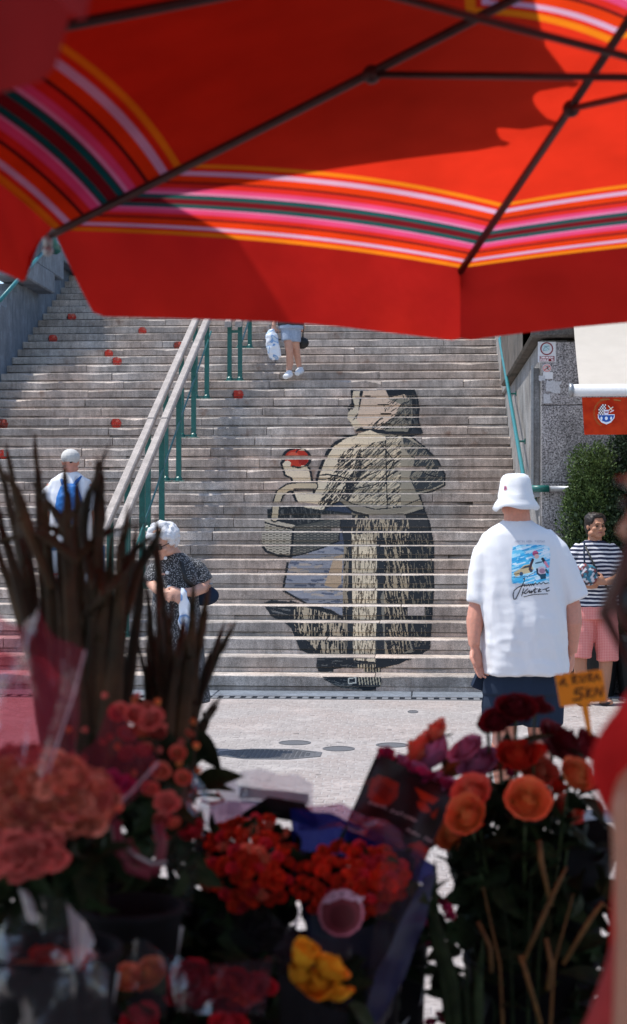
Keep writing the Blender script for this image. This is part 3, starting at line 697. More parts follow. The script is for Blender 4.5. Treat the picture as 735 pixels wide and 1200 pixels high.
def glyphs(S, txt, x, y, w_, h, wd, c):
    St = {'Z': [[(0, 0), (1, 0), (0, 1), (1, 1)]], 'A': [[(0, 1), (.5, 0), (1, 1)], [(.2, .65), (.8, .65)]], 'B': [[(0, 0), (0, 1), (.8, .9), (.8, .6), (0, .5), (.7, .4), (.7, .1), (0, 0)]], 'R': [[(0, 1), (0, 0), (.8, .1), (.8, .4), (0, .5), (1, 1)]], 'N': [[(0, 1), (0, 0), (1, 1), (1, 0)]], 'J': [[(1, 0), (1, .9), (.5, 1), (0, .8)]], 'E': [[(1, 0), (0, 0), (0, 1), (1, 1)], [(0, .5), (.8, .5)]], 'O': [[(.5, 0), (0, .3), (0, .7), (.5, 1), (1, .7), (1, .3), (.5, 0)]], 'P': [[(0, 1), (0, 0), (.9, .1), (.9, .4), (0, .5)]], 'U': [[(0, 0), (0, .8), (.5, 1), (1, .8), (1, 0)]], 'S': [[(1, .1), (.5, 0), (0, .25), (1, .75), (.5, 1), (0, .9)]], 'I': [[(.5, 0), (.5, 1)]], 'T': [[(0, 0), (1, 0)], [(.5, 0), (.5, 1)]], 'L': [[(0, 0), (0, 1), (1, 1)]], 'K': [[(0, 0), (0, 1)], [(1, 0), (0, .5), (1, 1)]]}
    n = len(txt); cw = w_/n
    for i, ch in enumerate(txt):
        for s_ in St.get(ch, []): S.stroke([(x+i*cw+a*cw*.72, y+b*h) for a, b in s_], wd, c)
glyphs(S, 'ZABRANJENO', 633.6, 418, 15.4, 2.0, .5, (240, 230, 230)); glyphs(S, 'PUSENJE  TU', 633.6, 421.1, 15.4, 2.0, .5, (240, 230, 230))
wall_print('sign_print', S, 631, 401, 651, 424.2, t, 90)
t = empty('round_sticker', wallpt(641, 431), 'small round red and white sticker just below the prohibition sign', 'sticker')
S = Ras(635, 426, 647, 437, 8); S.ell(641, 431.4, 5, 4.4, (214, 150, 146)); S.ell(641, 431.4, 3.8, 3.2, (200, 190, 186)); S.stroke([(637.6, 434), (644.5, 429)], 1, (190, 70, 70)); S.stroke([(640, 430), (642.4, 429.6), (641.6, 431.6), (643, 433)], .9, (60, 60, 60))
g = G(); c = wallpt(641, 431.4, .003); g.tube([c+Vector((0, .0028, 0)), c], .043, 20); obj('sticker_disc', g.me(), M_white, t); wall_print('sticker_print', S, 636, 427, 646, 436.2, t, 40, .0055)
for a, jag, lb in (((632, 440, 639, 446), .006, 'torn white paper scrap left of the white notice'), ((636.5, 436, 648, 444), .001, 'small white notice under the round sticker'), ((640, 446, 657, 460), .012, 'largest torn greyish paper remnant on the granite wall'), ((637.5, 462, 646, 473), .010, 'lowest torn paper remnant just above the granite joint')):
    plate('paper_notice' if jag < .005 else 'paper_scrap', *a, .003+jag*.1, M_paper if jag > .005 else M_white, None, jag, label=lb, cat='paper', group='papers stuck to the granite wall')
# awning
aw = empty('awning', (2.2, 15, 2.9), 'cream awning with white roller bar and red crested valance at the right edge', 'awning')
M_cream = cloth('cream_canvas', lambda t: ramp(t, node(t, 'ShaderNodeTexNoise', inp={'Vector': texco(t, 'World'), 'Scale': 5.0}).outputs['Fac'], [(.3, (.62, .57, .50)), (.7, (.65, .60, .53))]), .3, lo=.96)
M_rv = cloth('red_valance', lambda t: ramp(t, node(t, 'ShaderNodeTexNoise', inp={'Vector': texco(t, 'World'), 'Scale': 9.0}).outputs['Fac'], [(.3, (.55, .035, .015)), (.7, (.78, .07, .02))]), .35)
xa, ya, za, yb_, zb = 1.30, 14.2, 2.765, 15.9, 3.66
g = G(); n = 12
for i in range(n+1):
    f_ = i/n; y = ya+(yb_-ya)*f_; z = za+(zb-za)*f_-.05*math.sin(math.pi*f_); g.v += [Vector((xa+.09*f_, y, z)), Vector((7, y, z))]
    if i: q = 2*i; g.f.append((q-2, q-1, q+1, q))
obj('awning_cloth', g.me(True), M_cream, aw)
g = G(); g.tube([(xa-.06, ya, za-.03), (7, ya, za-.03)], .052, 14); obj('roller_bar', g.me(True), M_white, aw)
g = G(); g.tube([(xa-.085, ya, za-.03), (xa-.055, ya, za-.03)], .06, 14); obj('bar_end_cap', g.me(True), M_metal, aw)
V = []; nu, nv = 120, 12
for j in range(nv+1):
    for i in range(nu+1):
        x = xa+.02+5*i/nu; f_ = j/nv; V.append((x+.02*f_, ya-.01+.035*f_*math.sin(x*7)+.02*f_*math.sin(x*17+1), za-.09-.315*f_))
me = mesh(V, [(j*(nu+1)+i, j*(nu+1)+i+1, (j+1)*(nu+1)+i+1, (j+1)*(nu+1)+i) for j in range(nv) for i in range(nu)], True)
val = obj('valance', me, M_rv, aw)
S = Ras(694, 466, 730, 502, 7)
for k in range(26):
    a = math.radians(115+k*6.2)
    S.stroke([(710.5+13.5*math.cos(a), 484+15*math.sin(a)), (710.5+15*math.cos(a), 484+16.5*math.sin(a))], .8, (176, 104, 44))
S.poly([(700.6, 485.6), (720.6, 485.6), (720, 490), (716, 495), (710.8, 497.4), (705, 495), (701, 490)], (238, 240, 244)); S.poly([(701.5, 486.4), (719.8, 486.4), (718.8, 490.5), (715.2, 494), (710.8, 495.6), (706, 494), (702.4, 490.5)], (32, 86, 168))
for x in (705, 710.6, 716.4): S.ell(x, 490.2, 1.2 if x != 710.6 else 1.7, 2.1, (236, 240, 246))
S.stroke([(703.5, 492.5), (708, 494.3), (710.8, 495), (714, 494.3), (718, 492)], .7, (238, 240, 244))
for a in range(6):
    for b in range(7):
        x, y = 701.5+a*1.45, 474+b*1.75
        if x+y*.55 > 963.8 and y < 486 and x < 709.5: S.poly([(x, y), (x+1.45, y), (x+1.45, y+1.75), (x, y+1.75)], (240, 238, 232) if (a+b) % 2 else (92, 20, 30))
S.poly([(707.8, 480.4), (713.4, 480.4), (713, 486.4), (708.4, 486.4)], (226, 222, 236)); S.stroke([(709.4, 482.8), (711.8, 482.8)], 1.6, (150, 60, 70))
S.stroke([(713, 475.5), (717.6, 481)], 1, (238, 226, 200)); S.stroke([(718.4, 477), (713.4, 481)], 1, (238, 226, 200)); S.stroke([(715, 483), (719, 481)], 1.4, (240, 200, 200))
S.stroke([(704, 468.5), (708, 467.6), (714, 468)], 1.6, (168, 96, 44)); S.stroke([(720, 468.5), (727, 469.5)], 1.6, (178, 110, 50))
decal('crest_print', me, 695, 467, 729, 501, S, M_print, aw, 110, .004)

# ------------------------------------------------------------------ conifer and planter
def leafcloud(name, pts, size, m, parent, rngs, up=0.0, asp=.45, label=None):
    g = G()
    for p, nrm in pts:
        s_ = size*rngs.uniform(.6, 1.3); a = Vector((rngs.uniform(-1, 1), rngs.uniform(-1, 1), rngs.uniform(-.4, 1)+up)).normalized(); a = (a+nrm*.8).normalized()
        b = a.cross(Vector((rngs.uniform(-1, 1), rngs.uniform(-1, 1), rngs.uniform(-1, 1)))).normalized()*s_*asp; q = len(g.v)
        g.v += [p, p+a*s_*.5+b, p+a*s_, p+a*s_*.5-b]; g.f.append((q, q+1, q+2, q+3))
    return obj(name, g.me(), m, parent, kind='stuff')
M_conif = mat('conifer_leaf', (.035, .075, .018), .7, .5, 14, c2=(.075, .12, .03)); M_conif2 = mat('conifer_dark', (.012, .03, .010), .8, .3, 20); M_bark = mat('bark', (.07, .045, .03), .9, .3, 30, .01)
tc = W(694, 700, 15.62); cf = empty('conifer_shrub', (tc.x, tc.y, 0), 'tall columnar conifer in a dark planter against the granite wall', 'shrub')
rngc = random.Random(9); pts = []
blobs = []
for k in range(46):
    z = rngc.uniform(.6, 2.3); r = .36*(1-(z-.6)/2.0)**.65; th = rngc.uniform(0, 6.28); rr = r*rngc.uniform(.35, 1)
    blobs.append((Vector((tc.x+rr*math.cos(th), tc.y+rr*.4*math.sin(th), z)), rngc.uniform(.08, .2)))
for c, r in blobs:
    for _ in range(int(900*r/.14)):
        n_ = Vector((rngc.gauss(0, 1), rngc.gauss(0, 1), rngc.gauss(0, 1))).normalized(); pts.append((c+Vector((n_.x*r, n_.y*r, n_.z*r*1.6))*rngc.uniform(.6, 1.05), n_))
leafcloud('crown', pts, .026, M_conif, cf, rngc, .4, .32)
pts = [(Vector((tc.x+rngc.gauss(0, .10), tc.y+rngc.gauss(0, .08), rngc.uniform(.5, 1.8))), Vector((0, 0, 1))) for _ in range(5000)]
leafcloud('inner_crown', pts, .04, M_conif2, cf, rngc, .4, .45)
g = G(); g.tube([(tc.x, tc.y, .4), (tc.x+.02, tc.y, 1.2), (tc.x, tc.y, 2.1)], [.05, .035, .01], 8); obj('trunk', g.me(), M_bark, cf)
# second darker conifer half outside the frame
tc2 = W(752, 700, 15.55); c2_ = empty('conifer_shrub', (tc2.x, tc2.y, 0), 'darker conifer at the right picture edge behind the striped woman', 'shrub'); pts = []
for k in range(40):
    z = rngc.uniform(.5, 2.35); r = .38*(1-max(0, (z-1.5)/1.2)**1.6); th = rngc.uniform(0, 6.28); c = Vector((tc2.x+r*.8*math.cos(th), tc2.y+r*.35*math.sin(th), z)); r = rngc.uniform(.1, .2)
    for _ in range(600):
        n_ = Vector((rngc.gauss(0, 1), rngc.gauss(0, 1), rngc.gauss(0, 1))).normalized(); pts.append((c+n_*r*rngc.uniform(.6, 1.05), n_))
leafcloud('crown', pts, .03, M_conif2, c2_, rngc, .4, .35); g = G(); g.tube([(tc2.x, tc2.y, .4), (tc2.x, tc2.y, 2.1)], [.05, .01], 8); obj('trunk', g.me(), M_bark, c2_)
for c, lb in ((tc, 'dark planter tub under the columnar conifer'), (tc2, 'dark planter tub at the right picture edge')):
    t = empty('planter', (c.x, c.y, 0), lb, 'planter'); g = G()
    for k, (r0, r1, z0, z1) in enumerate(((.20, .26, 0, .52), (.28, .28, .522, .58))): g.rings([(Vector((c.x, c.y, z0)), r0, r0), (Vector((c.x, c.y, z1)), r1, r1)], 24, 2.0)
    obj('tub', fixn(g.me()), M_black, t); g = G(); g.ell((c.x, c.y, .56), (.25, .25, .05)); obj('soil', g.me(), M_bark, t)

# ------------------------------------------------------------------ parasols
BASE = (.54, .024, .009)
def stripes(t):
    uv = texco(t, 'UV'); sp = node(t, 'ShaderNodeSeparateXYZ', inp={0: uv}); v = sp.outputs['Y']
    # two bands of the same woven stripes: near the edge and near the top
    m1 = node(t, 'ShaderNodeMath', operation='GREATER_THAN', inp={0: v, 1: .684})
    vv = node(t, 'ShaderNodeMath', operation='SUBTRACT', inp={0: v}); k = node(t, 'ShaderNodeMath', operation='MULTIPLY', inp={0: m1.outputs[0], 1: .685}); t.links.new(k.outputs[0], vv.inputs[1])
    sc4 = node(t, 'ShaderNodeMath', operation='MULTIPLY', inp={0: vv.outputs[0], 1: 4.0})
    Y_, Wt, Br, Pk, Gn, DR, Or, B2 = (.64, .17, .008), (.50, .30, .40), (.06, .008, .008), (.56, .055, .15), (.006, .07, .065), (.12, .008, .012), (.56, .035, .006), (.52, .022, .014)
    B = [(0, Y_), (.012, BASE), (.021, Wt), (.032, Or), (.052, Br), (.058, B2), (.072, Pk), (.086, (.54, .20, .32)), (.090, (.06, .02, .03)), (.093, Gn), (.103, DR), (.121, Gn), (.131, (.06, .02, .03)), (.134, (.54, .20, .32)), (.141, Pk), (.154, B2), (.170, Br), (.176, Or), (.197, Wt), (.210, BASE), (.222, Y_), (.233, BASE)]
    return ramp(t, sc4.outputs[0], [(p*4, c) for p, c in B], 'CONSTANT')
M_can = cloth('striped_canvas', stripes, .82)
M_valc = cloth('red_canvas', lambda t: ramp(t, node(t, 'ShaderNodeTexNoise', inp={'Vector': texco(t, 'World'), 'Scale': 3.0}).outputs['Fac'], [(.3, (.46, .016, .014)), (.7, (.55, .022, .014))]), .7)
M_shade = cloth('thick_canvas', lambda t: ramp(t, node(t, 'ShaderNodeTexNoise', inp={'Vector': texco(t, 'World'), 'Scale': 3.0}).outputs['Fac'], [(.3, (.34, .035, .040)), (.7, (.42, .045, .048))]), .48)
M_rib = mat('dark_rib', (.05, .022, .02), .5, .2, 40, 0, metal=.3)
def Wp(v): return Wc(*[v[0], v[1], v[2]])
def parasol(label, C, R_, phi, a, b, H, mc=None, mv=None, insets=None, vl=.175, drop=None, strut=.545, group='red striped market parasols'):
    C = Vector(C); n = Vector((a, b, 1)).normalized(); u = (Vector((1, 0, 0))-n*n.x).normalized(); v = n.cross(u)
    T = [C+R_*(u*math.cos(phi+k*math.pi/4)+v*math.sin(phi+k*math.pi/4)) for k in range(8)]; A = C+n*H
    ft = Wp(C+Vector((0, 0, 0))); ft.z = 0; t = empty('market_parasol', ft, label, 'parasol', group)
    insets = insets or {}
    for k in range(8):
        P, Q = T[k], T[(k+1) % 8]; nu, nv = 20, 30; V = []; UVs = []
        for j in range(nv+1):
            vv = j/nv*.985
            for i in range(nu+1):
                s_ = i/nu; e = P.lerp(Q, s_); p = e.lerp(A, vv); bow = 4*s_*(1-s_)
                p = p+n*(.030*bow*(1-vv)*(.25+vv))+(A-e).normalized()*(.022*bow*(1-vv)); V.append(Wp(p)); UVs.append((s_, vv))
        fs = [(j*(nu+1)+i, j*(nu+1)+i+1, (j+1)*(nu+1)+i+1, (j+1)*(nu+1)+i) for j in range(nv) for i in range(nu)]
        me = mesh(V, fs, True); ul = me.uv_layers.new(name='UV'); ul.data.foreach_set('uv', np.array([UVs[i] for f in fs for i in f]).ravel()); obj('canopy_panel', me, mc or M_can, t)
        # hanging flap
        i0, i1, out0 = insets.get(k, (.06, .06, .0)); nu, nv = 40, 14; V = []
        for j in range(nv+1):
            h = j/nv
            for i in range(nu+1):
                s_ = i/nu; lo, hi = i0*h, 1-i1*h; x = lo+(hi-lo)*s_; bow = 4*x*(1-x)
                e = P.lerp(Q, x)+(A-P.lerp(Q, x)).normalized()*(.022*bow)+n*(.0075*bow+.004)
                rc = .06 if (s_ < .5 and i0 > .01) or (s_ >= .5 and i1 > .01) else .008; edge = min(s_, 1-s_)*(P-Q).length; rnd_ = rc-math.sqrt(max(0, rc*rc-(rc-min(edge, rc))**2))
                dz = h*(vl-rnd_*.9)+0; outw = (e-C); outw.z = 0; outw.normalize()
                V.append(Wp(e-Vector((0, 0, dz))+outw*(.05*x*(1-x)*math.sin(x*11+k*2)*h+out0*h+.004)))
        me = mesh(V, [(j*(nu+1)+i, j*(nu+1)+i+1, (j+1)*(nu+1)+i+1, (j+1)*(nu+1)+i) for j in range(nv) for i in range(nu)], True); obj('valance_flap', me, mv or M_valc, t)
        rb = P-n*.006; J = P.lerp(A, strut)-n*.02
        g = G(); g.tube([Wp(P.lerp(A, -.004)-n*.006), Wp(P.lerp(A, .5)-n*.016), Wp(P.lerp(A, .985)-n*.02)], .0085, 8); rr = obj('rib', g.me(True), M_rib, t)
        g = G(); g.tube([Wp(P.lerp(A, -.012)), Wp(P.lerp(A, -.012)-Vector((0, 0, .03)))], [.011, .009], 10); g.ell(Wp(P.lerp(A, -.012)-Vector((0, 0, .034))), .011); obj('rib_tip', g.me(True), M_metal, rr)
        g = G(); run = A-Vector((0, 0, .30)); g.tube([Wp(J), Wp(run)], .0065, 8); g.ell(Wp(J), .017); obj('strut', g.me(True), M_rib, t)
    g = G(); b0 = Wp(A); b1 = Wp(Vector((A.x, A.y, -EYE))); g.tube([b0+Vector((0, 0, .06)), b1], .021, 12); obj('pole', g.me(True), M_rib, t)
    g = G(); g.tube([Wp(A-Vector((0, 0, .27))), Wp(A-Vector((0, 0, .34)))], .045, 12); obj('runner', g.me(True), M_rib, t)
    g = G(); g.tube([b1, b1+Vector((0, 0, .07)), b1+Vector((0, 0, .3))], [.24, .22, .04], 20); obj('base', g.me(True), M_black, t)
    return t
parasol('red parasol overhead whose striped canopy fills the top of the view', (.62972, 2.58013, .66), 1.36517, 1.78134, -.04955, .04885, .32067,
        insets={0: (.0, .055, .0), 1: (.26, .05, -.03), 7: (.05, .0, .0)})
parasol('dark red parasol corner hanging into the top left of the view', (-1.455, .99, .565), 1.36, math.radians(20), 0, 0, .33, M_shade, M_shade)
for q_, lb in (((-1.35, -1.75, .6), 'unseen red parasol added behind the viewer to the left to shade the stall'), ((1.45, -.75, .62), 'unseen red parasol added behind the viewer to the right to shade the stall'), ((3.5, 2.2, .64), 'unseen red parasol added beyond the right edge to shade the stall'), ((-1.85, 3.7, 1.40), 'tall red market parasol standing just outside the left of the view')):  # first three are unseen and added to darken the stall
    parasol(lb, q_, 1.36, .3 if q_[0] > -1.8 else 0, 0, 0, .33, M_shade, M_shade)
# square parasol further ahead and higher: it shades the left half of the striped one
sq = empty('square_parasol', Wc(-1.1, 2.2, -EYE), 'higher plain red parasol whose shadow falls across the striped canopy', 'parasol')
cor = [Vector((.15, 3.37, 1.25)), Vector((.25, 3.31, 1.25)), Vector((.29, 3.17, 1.25)), Vector((-.45, 1.0, 1.25)), Vector((-2.4, 1.0, 1.25)), Vector((-2.3, 3.28, 1.25))]; ap = Vector((-1.1, 2.25, 1.5))
for k in range(6):
    P, Q = cor[k], cor[(k+1) % 6]; V = []; nu, nv = 12, 10
    for j in range(nv+1):
        for i in range(nu+1): s_ = i/nu; e = P.lerp(Q, s_); V.append(Wp(e.lerp(ap, j/nv)+(ap-e)*(.05*4*s_*(1-s_)*(1-j/nv))))
    obj('canopy_panel', mesh(V, [(j*(nu+1)+i, j*(nu+1)+i+1, (j+1)*(nu+1)+i+1, (j+1)*(nu+1)+i) for j in range(nv) for i in range(nu)], True), M_shade, sq)
    V = []
    for j in range(5):
        for i in range(nu+1): s_ = i/nu; e = P.lerp(Q, s_); V.append(Wp(e+(ap-e)*(.05*4*s_*(1-s_))-Vector((0, 0, .14*j/4))))
    obj('valance_flap', mesh(V, [(j*(nu+1)+i, j*(nu+1)+i+1, (j+1)*(nu+1)+i+1, (j+1)*(nu+1)+i) for j in range(4) for i in range(nu)], True), M_shade, sq)
    g = G(); g.tube([Wp(P), Wp(ap)], .010, 8); obj('rib', g.me(True), M_rib, sq)
g = G(); g.tube([Wp(ap), Wp(Vector((ap.x, ap.y, -EYE)))], .024, 12); obj('pole', g.me(True), M_rib, sq)
g = G(); b1 = Wp(Vector((ap.x, ap.y, -EYE))); g.tube([b1, b1+Vector((0, 0, .07)), b1+Vector((0, 0, .3))], [.24, .22, .04], 20); obj('base', g.me(True), M_black, sq)
Pz = [Vector((x, y, 1.25+.25*max(0, (.22-x+(3.3-y)*.6)/1.6)+.01)) for x, y in ((-.20, 2.60), (-.02, 3.17), (.01, 3.22), (.15, 3.22), (.22, 3.15), (.10, 2.6))]
g = G(); g.prism([Wp(q+Vector((0, 0, .03))) for q in Pz], (0, 0, .006)); obj('shade_patch', fixn(g.me()), M_shade, sq)  # unseen extra layer, added to cast the darker shadow on the striped canopy

# ------------------------------------------------------------------ people
def skin(n, c): 
    return mat(n, c, .5, .08, 60, .0006, c2=(c[0]*1.05, c[1]*.95, c[2]*.93), spec=.35, sub=.08)
M_skin = skin('skin_pink', (.52, .25, .18)); M_skin2 = skin('skin_tan', (.40, .205, .13)); M_skin3 = skin('skin_pale', (.52, .30, .22))
def wrinkly(name, c):
    m, t, b = NM(name); P = texco(t, 'World'); b.inputs['Base Color'].default_value = c4(c); b.inputs['Roughness'].default_value = .9; b.inputs['Specular IOR Level'].default_value = .15
    mp = node(t, 'ShaderNodeMapping', inp={'Vector': P, 'Scale': (1.0, 1.0, .55), 'Rotation': (0, .5, 0)})
    n1 = node(t, 'ShaderNodeTexNoise', inp={'Vector': mp.outputs[0], 'Scale': 9.0, 'Detail': 3.0, 'Distortion': .8}); n1.noise_type = 'RIDGED_MULTIFRACTAL'
    n2 = node(t, 'ShaderNodeTexNoise', inp={'Vector': P, 'Scale': 350.0, 'Detail': 2.0})
    b1 = node(t, 'ShaderNodeBump', inp={'Height': n1.outputs['Fac'], 'Distance': .006, 'Strength': .7}); b2 = node(t, 'ShaderNodeBump', inp={'Height': n2.outputs['Fac'], 'Distance': .001, 'Strength': .5, 'Normal': b1.outputs[0]})
    t.links.new(b2.outputs[0], b.inputs['Normal']); return m
M_whiteT = wrinkly('white_cotton', (.70, .71, .74)); M_hatw = mat('white_hat', (.70, .71, .73), .9, .04, 200, .0008)
M_navy = wrinkly('navy_cotton', (.016, .026, .048)); M_bluebag = mat('blue_nylon', (.01, .12, .38), .6, .2, 30, .002)
M_hairb = mat('dark_hair', (.018, .012, .010), .5, .5, 200, .002); M_hairw = mat('white_hair', (.66, .66, .68), .7, .2, 120, .006)
M_eye = mat('eye', (.02, .015, .012), .2, .1); M_lip = mat('lips', (.30, .09, .08), .5, .1); M_shoe = mat('white_shoe', (.70, .72, .74), .6, .1, 60, .002)
M_sole = mat('dark_sole', (.03, .03, .035), .8, .2); M_denim = mat('pale_denim', (.30, .36, .46), .9, .2, 60, .002); M_dkcl = mat('dark_cloth', (.03, .03, .035), .9, .3, 30, .002)
def fold(amp=.006, s=6.0, zs=.45, off=0, tw=0):
    def f(p):
        q = Vector((p.x*s+off+tw*p.z, p.y*s, p.z*s*zs)); a = noise.noise(q); b = noise.noise(q*2.3+Vector((3, 1, 7)))
        return amp*(-abs(a)*1.7+.45+b*.5)
    return f
def stripemat(name, c1, c2, period, duty=.5, warp=.35, ax='Z', second=None):
    m, t, b = NM(name); P = texco(t, 'World'); n = node(t, 'ShaderNodeTexNoise', inp={'Vector': P, 'Scale': 5.0, 'Detail': 2.0})
    sp = node(t, 'ShaderNodeSeparateXYZ', inp={0: P})
    def wave(axis, per):
        a = node(t, 'ShaderNodeMath', operation='MULTIPLY_ADD', inp={0: n.outputs['Fac'], 1: warp*per*2, 2: sp.outputs[axis]})
        q = node(t, 'ShaderNodeMath', operation='DIVIDE', inp={0: a.outputs[0], 1: per}); fr = node(t, 'ShaderNodeMath', operation='FRACT', inp={0: q.outputs[0]})
        return node(t, 'ShaderNodeMath', operation='LESS_THAN', inp={0: fr.outputs[0], 1: duty}).outputs[0]
    col = mixc(t, wave(ax, period), c1, c2)
    if second: col = mixc(t, .5, col, mixc(t, wave('X', period), c1, c2))
    t.links.new(col, b.inputs['Base Color']); b.inputs['Roughness'].default_value = .9; b.inputs['Specular IOR Level'].default_value = .2
    return m
def frame(dirv, up=UP):
    f = Vector(dirv).normalized(); r = f.cross(up).normalized(); u = r.cross(f); return Matrix((r, f, u)).transposed()
def head(g, c, M, s=1.0, nose=1.0, jaw=1.0):
    """M columns: right, face direction, up"""
    e = lambda o, r, q=None: g.ell(Vector(c)+M @ (Vector(o)*s), tuple(x*s for x in r), M if q is None else M @ q)
    e((0, -.012, .022), (.074, .094, .088)); e((0, .022, -.035), (.058, .066, .068)); e((0, .058, -.080), (.030, .026, .024))
    e((0, .078, -.012), (.014, .020, .030)); e((0, .094, -.026), (.0165*nose, .016*nose, .012)); e((0, .078, .022), (.048, .012, .009))
    for k in (-1, 1):
        e((k*.040, .058, -.024), (.024, .024, .020)); e((k*.074, -.006, -.008), (.010, .018, .029)); e((k*.013, .088, -.030), (.010, .010, .007)); e((k*.048*jaw, .012, -.062), (.024, .036, .026))
    e((0, .080, -.052), (.022, .012, .006)); e((0, .078, -.061), (.019, .012, .007)); e((0, -.03, -.06), (.052, .052, .05))
def face(parent, c, M, s=1.0, brow=(0.02, .015, .012)):
    P = lambda o: Vector(c)+M @ (Vector(o)*s)
    for k in (-1, 1):
        g = G(); g.ell(P((k*.030, .078, .000)), (.014*s, .009*s, .0065*s), M); obj('eye', g.me(True), M_eye, parent)
        g = G(); g.tube([P((k*.012, .090, .018)), P((k*.030, .090, .023)), P((k*.048, .080, .017))], [.0035*s, .0042*s, .002*s], 6); obj('eyebrow', g.me(True), M_eye, parent)
    g = G(); g.tube([P((-.023, .083, -.057)), P((-.008, .0925, -.053)), P((0, .0915, -.055)), P((.008, .0925, -.053)), P((.023, .083, -.057))], [.002*s, .005*s, .0048*s, .005*s, .002*s], 6); obj('lips', g.me(True), M_lip, parent)
def hand(g, w, d, palm, s=1.0, curl=.6, side=1):
    """w wrist, d direction of the palm, palm = where the palm looks, side = thumb side sign"""
    d = Vector(d).normalized(); n = (Vector(palm)-d*Vector(palm).dot(d)).normalized(); r = d.cross(n)*side
    g.tube([w-d*.03*s, w+d*.015*s, w+d*.055*s, w+d*.092*s], [.026*s, .034*s, .042*s, .036*s], 12, .45, r)
    for k, (o, L) in enumerate(((.030, .070), (.011, .080), (-.009, .074), (-.028, .058))):
        p = w+d*.088*s+r*o*s; c = curl*(1+.15*k); pts = [p-d*.02*s, p]; a = 0
        for j, l in enumerate((.45, .32, .25)):
            a += c*(.55 if j == 0 else .8); p = p+(d*math.cos(a)+n*math.sin(a)+r*(.08*(1.5-k)))*L*l*s; pts.append(p)
        g.tube(pts, [.0095*s, .0095*s, .0088*s, .008*s, .0062*s], 8)
    p = w+d*.025*s+r*.030*s; q = p+(d*.5+r*.75+n*.35).normalized()*.040*s; e_ = q+(d*.85+r*.25+n*.45).normalized()*.030*s; f_ = e_+(d*.95+n*.3-r*.05).normalized()*.022*s
    g.tube([p-d*.01*s, p, q, e_, f_], [.013*s, .014*s, .0115*s, .010*s, .007*s], 8)
def foot(g, a, d, s=1.0, r=.042):
    d = Vector(d).normalized(); g.tube([a-d*.06*s, a+d*.0, a+d*.09*s, a+d*.17*s], [r*.8*s, r*s, r*s, r*.65*s], 10, .8, d.cross(UP))
# --- man in a white bucket hat, back to the camera
D = 9.4; L = lambda x, y, dd=0.: W(x, y, D+dd)
per = empty('person', (L(608, 700).x, L(608, 700).y, 0), 'heavy man seen from behind in white bucket hat, white printed T-shirt and navy shorts', 'person')
g = G(); M = frame(FWD*1+RIGHT*-.25)
head(g, L(604.5, 583.5, .01), M, 1.06); g.tube([L(605, 592, .0), L(606, 606, .0), L(607, 626, .02)], [.070, .074, .09], 16, .95)
g.rings([(L(608, 622, .02), .12, .08), (L(609, 650, .02), .19, .11), (L(612, 700), .19, .13), (L(613, 790), .19, .13), (L(613, 806), .17, .12)])
g.tube([L(578, 640, .02), L(566, 672), L(560.5, 706), L(560, 716)], [.06, .058, .052, .05], 12)
g.tube([L(560, 712), L(557, 728, -.02), L(555.5, 746, -.05), L(556, 757, -.06)], [.054, .052, .037, .033], 12); hand(g, L(556.5, 758, -.06), (L(564, 796, -.06)-L(556.5, 758, -.06)), RIGHT*.75-FWD*.65, 1.16, .42, 1)
g.tube([L(644, 640, .02), L(660, 672), L(670, 712)], [.06, .058, .052], 12); g.tube([L(670, 708), L(672, 730, -.02), L(671, 752, .02), L(670, 764, .05)], [.052, .050, .036, .032], 12); hand(g, L(670, 766, .06), L(666, 800, .1)-L(670, 766, .06), -RIGHT*.8+FWD*.4, 1.1, .5, -1)
for x0, x1, x2 in ((594, 591, 590), (634, 633, 634)):
    g.tube([L(x0, 800), L(x1, 848), L(x1, 862, .01), L(x2-1, 890, -.03), L(x2, 925, .02), L(x2, 940, .02)], [.10, .075, .066, .068, .04, .042], 14); foot(g, L(x2, 944, .02), FWD)
body = remesh(g, .0065, 3); obj('body', body, M_skin, per)
# shirt
g = G()
g.rings([(L(606, 609.5, .01), .080, .075), (L(606, 613, .01), .10, .085), (L(606.5, 618, .015), .145, .10), (L(607, 626, .02), .20, .125), (L(608, 640, .02), .235, .145), (L(609, 660, .02), .242, .165), (L(611, 690, .01), .245, .18), (L(613, 725, .0), .240, .19), (L(614.5, 760, 0), .238, .195), (L(615, 788.5, 0), .243, .198)], 40, 2.3)
g.tube([L(585, 630, .02), L(573, 650, .02), L(566, 675, .01), L(561, 707, .0)], [.075, .092, .083, .072], 20, 1.05, RIGHT); g.tube([L(632, 630, .02), L(648, 648, .02), L(661, 672, .01), L(675.5, 703, .0)], [.080, .094, .086, .074], 20, 1.05, RIGHT)
fa, fb = fold(.015, 8.5, .32, 2.0, 2.6), fold(.012, 6.5, 2.0, 9.0)
def sd(p):
    h = (p.z-.80)/.85; return fa(p)*(.25+.9*max(0, 1-h))+fb(p)*.5*max(0, 1-h)
shirt = remesh(g, .0085, 6, .5, sd); sh_o = obj('t_shirt', shirt, M_whiteT, per)
g = G(); g.rings([(L(613, 782), .205, .15), (L(612, 800), .222, .165), (L(612, 812), .226, .165)], 30, 2.3)
g.tube([L(594, 800), L(590, 828), L(589.5, 849)], [.122, .124, .112], 24, 1.0, RIGHT); g.tube([L(635, 800), L(636, 828), L(637, 850)], [.118, .122, .110], 24, 1.0, RIGHT)
obj('shorts', remesh(g, .009, 3, .5, fold(.008, 7, .6)), M_navy, per)
g = G(); g.box(-.07, .07, -.02, .02, -.05, .05, .008, Matrix.Translation(L(569, 800, .0)) @ Matrix.Rotation(.4, 4, 'Y') @ Matrix.Rotation(.3, 4, 'Z')); obj('cargo_pocket', g.me(), M_navy, per)
g = G()
